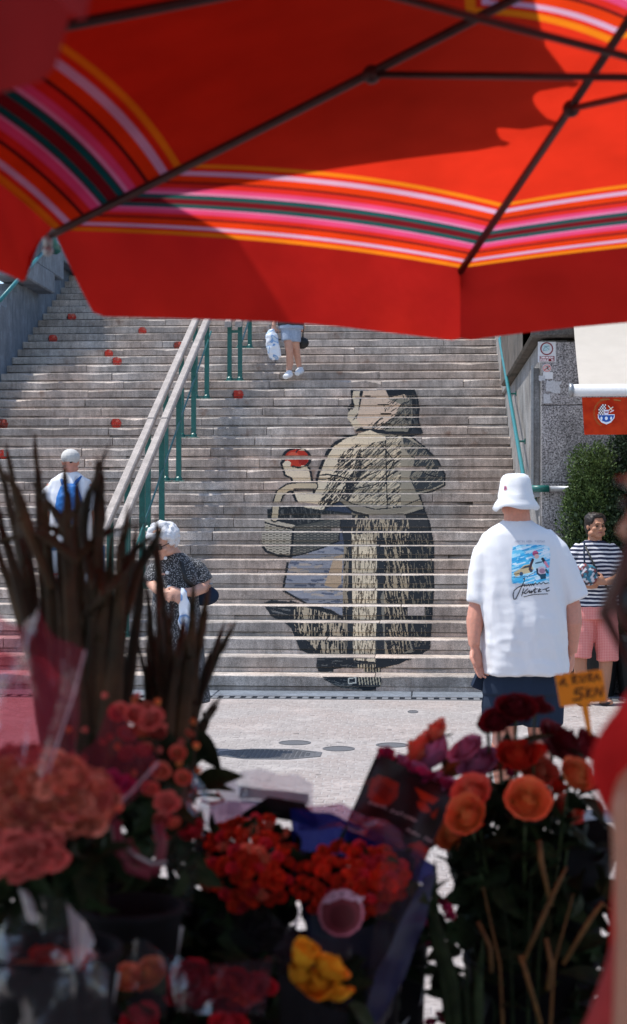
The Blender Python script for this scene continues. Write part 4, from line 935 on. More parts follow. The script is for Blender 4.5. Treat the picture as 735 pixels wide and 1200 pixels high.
for x in (590, 634): g.tube([L(x, 950, -.07), L(x, 948, .05), L(x, 951, .2)], [.05, .055, .04], 12, .6, RIGHT)
obj('shoes', g.me(True), M_sole, per, kind='stuff')
hat = []
for y, r_, dd in ((555.6, .012, 0), (556.2, .045, 0), (558.0, .066, 0), (561.5, .078, 0), (570, .087, 0), (580, .094, 0), (580.8, .0965, 0), (584, .098, 0), (590, .112, 0), (596.5, .127, 0)): hat.append((L(604.6, y), r_, r_*1.14))
g = G(); n = 48; base = 0
for i, (c, a, b) in enumerate(hat):
    for k in range(n):
        th = 2*math.pi*k/n; wv = (.010*math.sin(3*th+1)+.006*math.sin(5*th)) if i > 7 else .009*noise.noise(Vector((math.cos(th)*2.2, math.sin(th)*2.2, i*.45)))
        g.v.append(c+RIGHT*(a+wv*.5)*math.cos(th)+FWD*(b+wv*.5)*math.sin(th)+UP*(wv*(1 if i > 8 else .4)))
for i in range(len(hat)-1):
    for k in range(n): q = i*n; g.f.append((q+k, q+(k+1) % n, q+n+(k+1) % n, q+n+k))
g.f.append(tuple(range(n))); me = g.me(True); ho = obj('bucket_hat', me, M_hatw, per); so_ = ho.modifiers.new('th', 'SOLIDIFY'); so_.thickness = .004; so_.offset = -1
S = Ras(586, 566, 597, 578, 10); S.ell(591.8, 572, 2.4, 2.8, (190, 120, 126)); S.ell(591.8, 572, 1.4, 1.7, (120, 70, 110)); decal('hat_badge', me, 588, 568, 595, 576, S, M_print, per, 24, .007)
# print on the back of the shirt
S = Ras(596, 628, 650, 714, 9); rg = random.Random(4)
pic = [(601, 640), (610, 638.5), (622, 638), (638, 639), (644, 640.5), (645, 652), (643.5, 668), (644, 684), (600, 684), (599.5, 665), (600, 650)]
S.poly(pic, (150, 208, 232)); cl = S.mask(pic)
for _ in range(260):
    x, y = rg.uniform(598, 646), rg.uniform(638, 684); c = rg.choice([(72, 180, 226), (110, 200, 234), (170, 220, 238), (205, 230, 242), (60, 160, 214)])
    if x > 632 and y < 655: c = rg.choice([(205, 228, 240), (225, 236, 244)])
    S.stroke([(x-5, y+1.5), (x+5, y-1.5)], rg.uniform(1, 2.6), c, cl)
S.poly([(604, 676), (602, 671), (609, 667), (614, 662.5), (625, 660), (627, 665), (622, 671), (612, 673)], (196, 178, 140)); S.poly([(610, 667), (615, 663.5), (623, 661.5), (622, 664.5)], (60, 66, 74)); S.ell(611, 672.5, 2.2, 2.4, (60, 84, 110)); S.ell(622.5, 668.5, 2, 2.3, (66, 74, 84)); S.stroke([(603, 673), (608, 672)], 1.2, (110, 96, 70)); S.stroke([(602, 677), (618, 675.5), (628, 670)], .8, (90, 110, 130))
S.ell(627.5, 648.5, 3.4, 3.4, (206, 96, 134)); S.ell(629, 652, 2.7, 3, (222, 178, 168)); S.stroke([(624.5, 649.5), (631, 648.5)], 1.1, (120, 60, 90))
S.poly([(624, 656), (632, 654), (638, 656), (639, 664), (634, 668), (626, 668), (623, 662)], (190, 224, 234)); S.stroke([(624.5, 656), (622.5, 661), (621, 667)], 3, (70, 52, 60)); S.stroke([(636, 655), (638.5, 659)], 3.4, (48, 52, 64)); S.stroke([(639, 659), (642, 664)], 3, (226, 140, 160)); S.stroke([(628, 660), (635, 658.5)], 1.6, (48, 90, 110))
S.ell(635, 668.5, 5.8, 4.8, (214, 196, 206)); S.ell(635.5, 669, 3.4, 3, (170, 130, 150)); S.stroke([(629.5, 667), (630, 672), (634, 675)], 2.2, (44, 60, 76)); S.stroke([(640, 668), (642, 671)], 2.6, (50, 96, 110)); S.poly([(632, 673), (640, 672), (640, 678), (634, 679)], (40, 84, 104))
for i, tx in enumerate(('JANITSA', 'NEW', 'POSTAR')): glyphs(S, tx.replace('W', 'N').replace('M', 'N'), (602.5, 617.3, 627)[i], 633.4, (13, 7, 12)[i], 2.1, .42, (176, 182, 194))
INKK = (34, 36, 44)
S.stroke([(613, 678.5), (615, 677.5), (614.4, 681), (611, 688), (607.5, 696), (604.4, 702), (602.2, 702), (601.4, 697), (602.6, 692), (607, 688.5), (612, 686)], 1.0, INKK)
S.stroke([(612, 687), (614.6, 685), (614.8, 687.2), (616.6, 685.2), (617.4, 687), (619.4, 684.8), (620.4, 686.8), (622, 684.6), (622.6, 686.2), (624.6, 684), (625.2, 686), (627.4, 683), (629.6, 685), (632, 682.6), (634, 684.4), (637, 682.2), (639, 684), (643, 682.8)], 1.0, INKK)
S.stroke([(613.8, 690), (612.6, 694), (611.4, 698.5)], 1.0, INKK); S.stroke([(618.6, 690), (613.6, 695), (616.4, 695.6), (619, 693.4), (620.4, 692), (620.6, 695), (623, 692.4), (622.4, 695), (625.5, 692)], 1.0, INKK)
S.stroke([(627.4, 689), (626.4, 694.6), (628.4, 694)], 1.0, INKK); S.stroke([(625, 691), (630, 690)], .8, INKK); S.stroke([(631, 692.6), (634, 690.8), (632, 690), (630.8, 693.6), (634.4, 693)], .9, INKK); S.stroke([(636, 691), (639.4, 690.2)], .9, INKK); S.stroke([(643.4, 688.4), (640, 690), (640.8, 693), (644, 691.8)], 1.0, INKK); S.stroke([(614, 699.4), (626, 696.6), (642, 696)], .8, INKK)
decal('shirt_print', shirt, 598, 631, 647, 704, S, attrmat('shirt_ink', .9, .03, 200), per, 200, .0025)
# --- woman in striped T-shirt and pink gingham shorts
D = 14.9; per = empty('person', (L(695, 800).x, L(695, 800).y, 0), 'woman in navy striped T-shirt and pink gingham shorts holding a patterned purse', 'person')
hc = L(698.5, 616.5, -.02); M = frame(-FWD+RIGHT*.30); g = G(); head(g, hc, M, 1.04, 1.1, 1.1); g.tube([L(697.5, 622, .01), L(697, 640, .02)], [.058, .066], 14)
g.rings([(L(696.5, 636, .02), .10, .07), (L(696, 650), .17, .10), (L(696, 700), .17, .11), (L(696, 722), .14, .10)])
g.tube([L(719, 645, .02), L(727, 662, .0), L(731.5, 673, -.03)], [.055, .055, .047], 12); g.tube([L(731, 671, -.03), L(722, 680, -.16), L(709, 682, -.24)], [.048, .044, .028], 12); hand(g, L(709, 682, -.24), L(693, 679, -.25)-L(709, 682, -.24), FWD, .95, .5, -1)
g.tube([L(674, 646, .02), L(667, 664), L(666, 678, -.04)], [.053, .05, .045], 12); g.tube([L(666, 677, -.04), L(676, 685, -.15), L(686, 686, -.22)], [.045, .04, .028], 12); hand(g, L(686, 686, -.22), RIGHT, FWD+UP*.5, .9, .5, 1)
for x0, x1, x2 in ((684, 679.5, 681), (708, 709.5, 708)):
    g.tube([L(x0, 735), L(x1, 770), L(x1+.5, 779), L(x2+.5, 795, .02), L(x2, 815, .02), L(x2, 820, .02)], [.09, .068, .06, .058, .036, .038], 14); foot(g, L(x2, 821, .0), -FWD+RIGHT*.2, .95)
obj('body', remesh(g, .0065, 3), M_skin2, per); face(per, hc, M, 1.04)
g = G()
for c, r_ in (((0, -.035, .045), (.084, .088, .082)), ((0, -.07, .0), (.075, .06, .075)), ((-.05, -.02, .05), (.045, .07, .07)), ((.05, -.02, .05), (.045, .07, .07)), ((0, .03, .088), (.06, .05, .03)), ((.055, .03, .055), (.026, .034, .035)), ((-.055, .03, .055), (.026, .034, .035)), ((0, -.10, .06), (.045, .045, .04)), ((-.066, -.03, -.01), (.022, .045, .05)), ((.066, -.03, -.01), (.022, .045, .05)), ((0, -.07, -.05), (.06, .04, .05))): g.ell(hc+M @ Vector(c), r_, M)
obj('hair', remesh(g, .008, 2, .5, lambda p: .006*noise.noise(p*60)+.004*noise.noise(p*25)), M_hairb, per)
M_str = stripemat('striped_jersey', (.02, .025, .055), (.62, .62, .66), .036, .42, .5)
g = G(); g.rings([(L(696.8, 633.5, .02), .085, .07), (L(696.5, 637, .02), .13, .085), (L(696, 643, .02), .185, .105), (L(696, 660, .0), .195, .13), (L(696.5, 685), .20, .14), (L(697, 705), .213, .15), (L(697, 711), .215, .15)], 36, 2.3)
g.tube([L(712, 642, .02), L(720, 650), L(726, 665)], [.07, .075, .068], 16); g.tube([L(681, 642, .02), L(673, 651), L(668, 668)], [.068, .072, .066], 16)
obj('t_shirt', remesh(g, .0085, 5, .5, fold(.008, 8, .7)), M_str, per)
M_ging = stripemat('pink_gingham', (.62, .17, .155), (.72, .33, .30), .014, .45, .25, second=True)
g = G(); g.rings([(L(697, 698), .195, .14), (L(696.5, 715), .205, .15), (L(696.5, 725), .207, .15)], 32, 2.3); g.tube([L(684, 722), L(681, 745), L(680, 770)], [.112, .112, .108], 20, 1.1, RIGHT); g.tube([L(709.5, 722), L(711, 748), L(712, 774)], [.108, .107, .100], 20, 1.1, RIGHT)
obj('shorts', remesh(g, .0085, 4, .5, fold(.009, 8, .7)), M_ging, per)
g = G()
for x in (681, 708): g.tube([L(x, 824, .08), L(x+1, 823.5, -.05), L(x+2, 824, -.16)], [.045, .05, .04], 12, .35, RIGHT)
obj('sandals', g.me(True), M_sole, per, kind='stuff')
ps = empty('purse', L(688, 675, -.25), 'small patterned purse with blue and white pattern held by the striped woman', 'purse')
M_purse = attrmat('purse_print', .6, .1); g = G(); g.ell(L(690, 674, -.27), (.085, .045, .095), frame(FWD)); g.ell(L(684, 668, -.26), (.06, .04, .06))
me = remesh(g, .009, 4); ca = me.color_attributes.new('Col', 'FLOAT_COLOR', 'POINT')
for i, v in enumerate(me.vertices):
    q = noise.noise(v.co*38); q2 = noise.noise(v.co*30+Vector((5, 5, 5))); ca.data[i].color = (.55, .55, .6, 1) if q > .25 else (.03, .16, .24, 1) if q2 > .1 else (.22, .05, .05, 1) if q2 < -.25 else (.04, .05, .07, 1)
obj('purse_bag', me, M_purse, ps); g = G(); g.tube([L(685, 636, -.06), L(684.5, 645, -.15), L(685.5, 668, -.26)], .008, 6); obj('strap', g.me(True), M_navy, ps)
hb = empty('handbag', L(727, 705, .05), 'black shoulder bag behind the hip of the striped woman', 'handbag'); g = G(); g.ell(L(728, 704, .08), (.13, .07, .13)); obj('bag_body', g.me(True), M_black, hb)
g = G(); g.tube([L(686, 640, -.12), L(700, 670, -.17), L(716, 695, -.15), L(726, 706, -.02)], .009, 6); obj('strap', g.me(True), M_black, hb)
# --- old woman
D = 11.9; per = empty('person', (L(206, 700).x, L(206, 700).y, 0), 'elderly white-haired woman in black and white speckled dress looking down at her hands', 'person')
hc = L(190.5, 634.5, -.13); M = frame(-FWD*.8-RIGHT*.45+UP*-.42); g = G(); head(g, hc, M, 1.10, 1.25, 1.0); g.tube([L(195, 640, -.04), L(204, 655, .02)], [.062, .07], 14)
g.rings([(L(206, 655, .02), .10, .08), (L(207, 672), .16, .12), (L(206, 715), .16, .13), (L(207, 760), .16, .13)])
g.tube([L(229, 664, .02), L(238, 681, .02), L(240, 690, .0)], [.06, .055, .048], 12); g.tube([L(240, 688, .0), L(226, 694, -.16), L(212, 694, -.24)], [.042, .036, .025], 12); hand(g, L(213, 694, -.24), L(196, 699, -.28)-L(213, 694, -.24), FWD-UP*.3, .92, .7, -1)
g.tube([L(186, 668, .02), L(178, 685, -.04)], [.058, .048], 12); g.tube([L(177, 683, -.04), L(185, 691, -.16), L(196, 696, -.25)], [.041, .035, .025], 12); hand(g, L(195, 696, -.25), L(210, 701, -.27)-L(195, 696, -.25), FWD-UP*.3, .92, .8, 1)
for x in (197, 218): g.tube([L(x, 780), L(x, 840), L(x, 872)], [.07, .058, .036], 12); foot(g, L(x, 874), -FWD, .95)
obj('body', remesh(g, .0065, 3), M_skin3, per); face(per, hc, M, 1.10)
g = G()
rh = random.Random(6)
g.ell(hc+M @ Vector((0, -.03, .035)), (.094, .098, .085), M); g.ell(hc+M @ Vector((0, -.075, -.01)), (.09, .065, .085), M)
for _ in range(130):
    v = Vector((rh.gauss(0, 1), rh.gauss(0, 1), rh.gauss(0, 1))).normalized()
    if v.y > .50 and v.z < .10: continue
    if v.z < -.55: continue
    g.ell(hc+M @ Vector((v.x*.096, v.y*.105-.022, v.z*.085+.035)), rh.uniform(.018, .030))
obj('hair', remesh(g, .0065, 9, .5, lambda p: .006*noise.noise(Vector((p.x*28, p.y*28, p.z*28)))+.0045*noise.noise(Vector((p.x*110+p.z*60, p.y*110, p.z*40)))), M_hairw, per)
g = G(); P = lambda o: hc+M @ (Vector(o)*1.1)
for k in (-1, 1): g.ell(P((k*.031, .092, -.002)), (.027, .004, .018), M)
g.tube([P((-.075, .03, .004)), P((-.055, .085, .006)), P((.055, .085, .006)), P((.075, .03, .004))], .003, 6); obj('sunglasses', g.me(True), M_eye, per, kind='stuff')
m, t, b = NM('speckled_dress'); v = node(t, 'ShaderNodeTexVoronoi', inp={'Vector': texco(t, 'World'), 'Scale': 105.0}); t.links.new(ramp(t, v.outputs['Distance'], [(0, (.40, .40, .41)), (.30, (.32, .32, .33)), (.42, (.03, .032, .036)), (1, (.025, .027, .03))]), b.inputs['Base Color']); b.inputs['Roughness'].default_value = .9; M_dress = m
g = G(); g.rings([(L(203, 648, .0), .075, .07), (L(204, 652, .01), .11, .09), (L(207, 659, .02), .145, .11), (L(208, 672, .02), .165, .14), (L(207, 695), .162, .15), (L(206, 715), .172, .155), (L(208, 760), .185, .17), (L(209, 822), .23, .2)], 36, 2.2)
g.tube([L(221, 658, .02), L(231, 667, .02), L(240, 682, .02)], [.045, .066, .070], 16); g.tube([L(192, 660, .02), L(183, 669), L(177, 684, -.04)], [.045, .066, .068], 16)
obj('dress', remesh(g, .009, 5, .5, fold(.009, 7, .45)), M_dress, per)
for y in (654, 671, 688):
    g = G(); c = L(194+(y-654)*.12, y, -.155); g.tube([c, c-FWD*.012], .013, 12); obj('button', g.me(True), M_white, per)
hb = empty('handbag', L(240, 690, .02), 'black handbag on a long strap at the elderly woman\'s side', 'handbag')
g = G(); g.tube([L(232, 695, .05), L(239, 693, .05), L(247, 690, .05)], [.085, .105, .06], 16, .5, UP); g.ell(L(238, 698, .04), (.12, .06, .075)); obj('bag_body', remesh(g, .01, 4), M_navy, hb)
g = G(); g.tube([L(212, 655, .0), L(213, 660, -.15), L(217, 678, -.19), L(228, 690, -.10), L(234, 692, 0)], .016, 8, .4); obj('strap', g.me(True), M_black, hb); g = G(); g.tube([L(242, 685, .0), L(249, 684, -.02)], .008, 6); obj('buckle', g.me(True), M_metal, hb)
pb = empty('plastic_bag', L(217, 712, -.25), 'crumpled white and blue plastic bag hanging from the elderly woman\'s hands', 'plastic bag')
m, t, b = NM('bag_plastic'); n1 = node(t, 'ShaderNodeTexNoise', inp={'Vector': texco(t, 'World'), 'Scale': 9.0, 'Detail': 1.0}); t.links.new(ramp(t, n1.outputs['Fac'], [(.48, (.72, .76, .82)), (.52, (.08, .25, .55)), (.6, (.55, .65, .75))]), b.inputs['Base Color']); b.inputs['Roughness'].default_value = .35; M_pbag = m
g = G(); g.tube([L(214, 688, -.25), L(215, 697, -.25), L(217, 715, -.25), L(219, 735, -.24), L(220, 745, -.24)], [.015, .030, .045, .060, .03], 16, .6); obj('bag_body', remesh(g, .009, 2, .5, lambda p: .016*noise.noise(p*18)), M_pbag, pb)
# --- man with a blue backpack
D = 17.3; per = empty('person', (L(84, 700).x, L(84, 700).y, 4*RZ), 'man in pale cap and white T-shirt wearing a blue backpack, climbing the stairs', 'person')
hc = L(83, 541, .0); M = frame(FWD+RIGHT*.1); g = G(); head(g, hc, M, 1.1); g.tube([L(83, 546), L(83, 562)], [.06, .068], 12)
g.rings([(L(83, 560), .1, .07), (L(83, 575), .18, .1), (L(82, 640), .17, .11)])
for k in (-1, 1):
    g.tube([L(83+k*22, 568), L(83+k*28, 592), L(83+k*30, 604, .02)], [.055, .05, .043], 10); g.tube([L(83+k*30, 602, .02), L(83+k*31, 622, .05), L(83+k*30, 636, .1)], [.044, .04, .028], 10); hand(g, L(83+k*30, 636, .1), FWD*.6-UP, -RIGHT*k, 1, .6, k)
    g.tube([L(83+k*9, 640), L(83+k*10, 680, .05), L(83+k*9, 720, .02)], [.09, .07, .045], 12); foot(g, L(83+k*9, 723, 0), FWD)
obj('body', remesh(g, .0075, 3), M_skin, per)
g = G(); g.rings([(L(83, 553.5, .01), .075, .07), (L(83, 557, .01), .13, .085), (L(83, 563, .01), .205, .11), (L(83, 578), .225, .13), (L(83, 610), .22, .14), (L(83, 645), .23, .15)], 32, 2.3)
for k in (-1, 1): g.tube([L(83+k*17, 567), L(83+k*25.5, 578), L(83+k*29.5, 598)], [.055, .078, .074], 14)
obj('t_shirt', remesh(g, .0095, 5, .5, fold(.010, 7, .6)), M_whiteT, per)
g = G(); g.rings([(L(83, 642), .20, .13), (L(83, 655), .20, .14)], 24); 
for k in (-1, 1): g.tube([L(83+k*9, 650), L(83+k*10, 685, .04)], [.105, .095], 14)
obj('shorts', remesh(g, .01, 3), M_denim, per)
g = G()
for k in (-1, 1): g.tube([L(83+k*9, 724, -.08), L(83+k*9, 724, .12)], [.045, .045], 10, .8)
obj('shoes', g.me(True), M_sole, per, kind='stuff')
g = G(); g.ell(hc+Vector((0, 0, .045))+FWD*-.015, (.100, .116, .088)); g.ell(hc+M @ Vector((0, .13, .035)), (.075, .07, .012), M); obj('cap', remesh(g, .007, 2), mat('grey_cap', (.50, .49, .47), .9, .1, 60), per); g = G(); g.ell(hc-FWD*.095+Vector((0, 0, -.002)), (.036, .012, .020)); obj('cap_opening', g.me(True), M_hairb, per)
bp = empty('backpack', L(81, 590, -.2), 'blue backpack with straps on the back of the man in the cap', 'backpack')
g = G(); g.rings([(L(81, 566.5, -.16), .045, .03), (L(81, 570, -.18), .09, .06), (L(81, 582, -.20), .125, .085), (L(81, 600, -.20), .15, .09), (L(81, 611, -.19), .135, .08), (L(81, 615, -.18), .08, .05)], 24, 2.6); g.ell(L(83, 603, -.28), (.09, .03, .07)); obj('pack', remesh(g, .009, 3, .5, lambda p: .005*noise.noise(p*22)), M_bluebag, bp)
for k in (-1, 1): g = G(); g.tube([L(81+k*6, 569, -.15), L(83+k*11, 558, -.05), L(83+k*16, 561, .10)], .022, 8, .35); obj('strap', g.me(True), M_bluebag, bp)
for k in (-1, 1): g = G(); g.tube([L(81+k*15, 607, -.17), L(83+k*21, 598, -.08), L(83+k*24, 590, .0)], .012, 8, .35); obj('strap', g.me(True), M_navy, bp)
# --- walker coming down, mostly hidden by the parasol
D = 23.75; per = empty('person', (L(343, 440).x, L(343, 440).y, 24*RZ), 'person in white trainers and pale denim shorts coming down the upper stairs', 'person')
g = G(); hc = L(340, 312); M = frame(-FWD); head(g, hc, M); g.tube([L(340, 318), L(340, 330)], [.055, .06], 10); g.rings([(L(340, 326), .09, .07), (L(340, 334), .17, .09), (L(341, 376), .16, .11), (L(341, 386), .15, .1)])
g.tube([L(337, 380), L(338.5, 405, -.05), L(339.5, 412, -.05), L(340, 425, -.02), L(338.5, 437, -.02)], [.085, .060, .054, .052, .034], 12); g.tube([L(345, 380), L(346, 402, 0), L(347.5, 412, .05), L(351, 430, .14)], [.085, .062, .055, .036], 12)
g.tube([L(328, 335), L(324, 360), L(321, 382, -.05)], [.048, .04, .028], 10); hand(g, L(321, 383, -.05), -UP, FWD, 1, .9); g.tube([L(353, 335), L(357, 360), L(352, 378)], [.048, .04, .028], 10); hand(g, L(352, 378), -UP, FWD, 1, .9)
obj('body', remesh(g, .0075, 3), M_skin3, per); face(per, hc, M)
g = G(); g.ell(hc+M @ Vector((0, -.02, .03)), (.085, .1, .09), M); g.ell(hc+M @ Vector((0, -.06, -.05)), (.08, .05, .11), M); obj('hair', g.me(True), M_hairb, per)
g = G(); g.rings([(L(340, 326), .08, .07), (L(340, 332), .185, .105), (L(340, 355), .175, .12), (L(341, 382), .185, .13)], 24); g.tube([L(331, 332), L(325, 350)], [.065, .06], 12); g.tube([L(349, 332), L(355, 350)], [.065, .06], 12); obj('top', remesh(g, .012, 4, .5, fold(.008)), M_dkcl, per)
g = G(); g.rings([(L(341, 376), .175, .12), (L(341, 386), .18, .125)], 20); g.tube([L(337, 384), L(337.5, 400, -.03)], [.098, .095], 14); g.tube([L(345, 384), L(345, 401, 0)], [.098, .095], 14); obj('shorts', remesh(g, .011, 3), M_denim, per)
for x, y, dd, q in ((337.5, 440.5, -.05, -2.2), (350.5, 436.5, .12, -1.6)):
    g = G(); g.tube([L(x+2.2, y-1.5, dd+.02), L(x+.6, y-1.2, dd-.06), L(x+q*1.5, y+1.6, dd-.16)], [.052, .060, .040], 12, .8, RIGHT); g.tube([L(x+1.6, y-6, dd+.01), L(x+1.5, y-1, dd)], [.042, .045], 10); obj('trainer', remesh(g, .008, 3), M_shoe, per)
pb = empty('carrier_bag', L(321, 405, -.1), 'white carrier bag with blue print carried by the person coming down', 'plastic bag')
g = G(); g.tube([L(318, 386, -.1), L(318, 393, -.1), L(320, 406, -.1), L(323, 418, -.1), L(323, 422, -.1)], [.04, .09, .10, .09, .04], 16, .6, RIGHT); obj('bag_body', remesh(g, .01, 2, .5, lambda p: .014*noise.noise(p*16)), M_pbag, pb)
hb = empty('handbag', L(354, 402, .1), 'black shoulder bag swinging behind the person coming down', 'handbag'); g = G(); g.ell(L(354, 402, .12), (.10, .05, .085)); obj('bag_body', g.me(True), M_black, hb); g = G(); g.tube([L(350, 345, .0), L(356, 375, .1), L(355, 396, .12)], .01, 6); obj('strap', g.me(True), M_black, hb)
# --- blue-framed stand behind the old woman
D = 13.6; st = empty('display_stand', (L(85, 700).x, L(85, 700).y, 0), 'blue framed stand with white panels and red lettering at the stair foot', 'display stand')
M_bf = mat('blue_frame', (.02, .13, .27), .5, .15, 40); M_red = mat('red_paint', (.55, .03, .03), .6, .15, 40); M_pan = mat('pale_panel', (.55, .60, .66), .6, .08, 20)
def bbox(x0, y0, x1, y1, dd, th, m, name, par):
    a, b = L(x0, y1, dd), L(x1, y0, dd); g = G(); g.prism([a, Vector((b.x, b.y, a.z)), b, Vector((a.x, a.y, b.z))], FWD*th); return obj(name, fixn(g.me()), m, par)
for a in ((55, 639, 60, 845), (117, 639, 122, 845), (86, 645, 89, 845)): bbox(*a, 0, .05, M_bf, 'frame_post', st)
for a in ((60.3, 639, 116.7, 645), (60.3, 750, 85.7, 754), (89.3, 750, 116.7, 754)): bbox(*a, .002, .045, M_bf, 'frame_bar', st)
bbox(60.5, 646, 85.5, 749, .01, .02, M_pan, 'panel', st); bbox(89.5, 646, 116.5, 749, .01, .02, M_pan, 'panel', st)
bbox(60.5, 672, 85.5, 681, .0, .008, M_red, 'lettering_band', st); bbox(98, 657, 116, 664, .0, .008, M_red, 'lettering_band', st)
for i in range(7): bbox(100+i*2.2, 658.5, 101.1+i*2.2, 662.5, -.006, .005, M_white, 'letter', st)
for i in range(6): bbox(64+i*3.3, 674, 65.6+i*3.3, 679, -.006, .005, M_white, 'letter', st)
rc = empty('red_cloth', L(112, 725, -.3), 'red cloth bundle hanging in front of the blue framed stand', 'cloth'); g = G(); g.tube([L(108, 698, -.4), L(110, 712, -.4), L(112, 728, -.4), L(111, 742, -.4)], [.03, .06, .085, .03], 14, .6); obj('bundle', remesh(g, .012, 2, .5, lambda p: .02*noise.noise(p*12)), M_red, rc)

# ------------------------------------------------------------------ flowers: templates point up +Z, radius about 1
def flower_mesh(petals, layers, seed, openness=1.0, ruffle=.12, tall=1.0, nu=4, nv=4, pointy=0):
    rg = random.Random(seed); V = []; Fc = []; tip = []
    for L_ in range(layers):
        f_ = L_/max(1, layers-1); n = petals if L_ > 0 else max(2, petals-2)
        R1 = (.09+.87*f_**1.05)*(.55+.45*openness); h = (1.25-.28*f_*openness)*tall; ang = 6.283/n*(1.75-.25*f_)
        for k in range(n):
            a0 = 6.283*(k+.5*(L_ % 2))/n+rg.uniform(-.2, .2); hh = h*rg.uniform(.9, 1.08); RR = R1*rg.uniform(.92, 1.08); b = len(V)
            for j in range(nv+1):
                t_ = j/nv; rad = RR*(.22+.78*math.sin(min(1, t_*1.25)*1.5708)**.7)*(1-.5*(1-f_)*t_*t_)+max(0, t_-.72)*.5*f_*openness**2; z = hh*t_ - .75*max(0, t_-.75)*f_*openness
                for i in range(nu+1):
                    s_ = 2*i/nu-1; th = a0+s_*ang/2*(.75+.25*min(1, t_*2)); rr = rad*(1+.06*(1-abs(s_)))+ruffle*rg.uniform(-.5, .5)*t_
                    zz = z-abs(s_)**3*(.26+pointy)*t_+ruffle*.8*rg.uniform(-.5, .5)*t_
                    V.append((rr*math.cos(th), rr*math.sin(th), zz-.45)); tip.append(min(1, f_*.42+.65*t_**2.2))
            for j in range(nv):
                for i in range(nu): q = b+j*(nu+1)+i; Fc.append((q, q+1, q+nu+2, q+nu+1))
    me = mesh(V, Fc, True); at = me.attributes.new('tip', 'FLOAT', 'POINT'); at.data.foreach_set('value', tip); return me
ROSE = [flower_mesh(5, 8, k, (1.0, .85, 1.1)[k], .07) for k in range(3)]; BUD = [flower_mesh(4, 4, 20+k, .45, .05, 1.25) for k in range(2)]
CARN = [flower_mesh(9, 6, 40+k, 1.25, .34, .8, 4, 3) for k in range(2)]; FLOR = [flower_mesh(5, 3, 60+k, .8, .12, .9, 3, 3) for k in range(3)]
DAISY = [flower_mesh(10, 2, 80, 1.5, .10, .55, 3, 3)]
def leaf_mesh(seed, L_=1., w_=.42, n=7, curl=.3, fold_=.18):
    rg = random.Random(seed); V = []; Fc = []
    for j in range(n+1):
        t_ = j/n; ww = w_*math.sin(math.pi*min(1, t_**.75))**.9*.5+.001; y = L_*t_; z = -curl*t_*t_
        for s_ in (-1, -.5, 0, .5, 1): V.append((s_*ww, y, z+fold_*ww*abs(s_)*2+rg.uniform(-.01, .01)*L_))
    for j in range(n):
        for i in range(4): q = j*5+i; Fc.append((q, q+1, q+6, q+5))
    return mesh(V, Fc, True)
LEAF = [leaf_mesh(k, 1, .5, 7, .15+.12*k) for k in range(3)]
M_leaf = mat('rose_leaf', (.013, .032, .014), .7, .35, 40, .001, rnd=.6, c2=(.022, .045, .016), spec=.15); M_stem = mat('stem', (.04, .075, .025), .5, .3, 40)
M_dry = mat('dry_stem', (.15, .085, .022), .7, .4, 40, rnd=.4); M_blade = mat('gladiolus_blade', (.020, .026, .009), .7, .5, 10, .001, c2=(.060, .036, .014), rnd=.6)
PR = dict(
 red=petalmat('petal_red', (.80, .11, .03), (.68, .022, .014)), orange=petalmat('petal_orange', (.95, .48, .10), (.88, .20, .10)), coral=petalmat('petal_coral', (.95, .42, .20), (.88, .15, .12)),
 pink=petalmat('petal_pink', (.75, .12, .28), (.80, .28, .50)), violet=petalmat('petal_violet', (.62, .14, .38), (.78, .36, .64)), burg=petalmat('petal_burgundy', (.10, .004, .010), (.17, .006, .018)),
 salmon=petalmat('petal_salmon', (.78, .20, .12), (.84, .28, .19)), lsalmon=petalmat('petal_light_salmon', (.85, .28, .19), (.90, .40, .29)), yellow=petalmat('petal_yellow', (.95, .42, .02), (1.0, .52, .03), .85), hot=petalmat('petal_hot_pink', (.62, .03, .05), (.72, .05, .08)), dpink=petalmat('petal_dusky_pink', (.66, .12, .11), (.74, .20, .17)),
 magenta=petalmat('petal_magenta', (.42, .02, .10), (.60, .05, .20)))
cache = {}
def fm(me, key):
    k = (me.name, key)
    if k not in cache: cache[k] = clone(me, PR[key])
    return cache[k]
def lm(me, m):
    k = (me.name, m.name)
    if k not in cache: cache[k] = clone(me, m)
    return cache[k]
rf = random.Random(77)
def orient(d, spin=None):
    d = Vector(d).normalized(); return d.to_track_quat('Z', 'Y').to_matrix().to_4x4() @ Matrix.Rotation(rf.uniform(0, 6.28) if spin is None else spin, 4, 'Z')
CAMD = -FWD
def put_flower(par, p, r, key, kinds=ROSE, tilt=.5, name='flower_head', d=None, **k):
    d = d or (CAMD*tilt+UP*.8+RIGHT*rf.uniform(-.5, .5)+FWD*rf.uniform(-.3, .3)); m = Matrix.Translation(p) @ orient(d) @ Matrix.Diagonal((r, r, r, 1))
    return inst(name, fm(rf.choice(kinds), key), m, par, **k)
def put_leaf(par, p, L_, d, m=None, name='leaf'):
    d = Vector(d).normalized(); u = Vector((rf.uniform(-1, 1), rf.uniform(-1, 1), rf.uniform(.2, 1)))
    r = d.cross(u).normalized(); u = r.cross(d); M3 = Matrix((r, d, u)).transposed().to_4x4(); return inst(name, lm(rf.choice(LEAF), m or M_leaf), Matrix.Translation(p) @ M3 @ Matrix.Diagonal((L_, L_, L_, 1)), par)
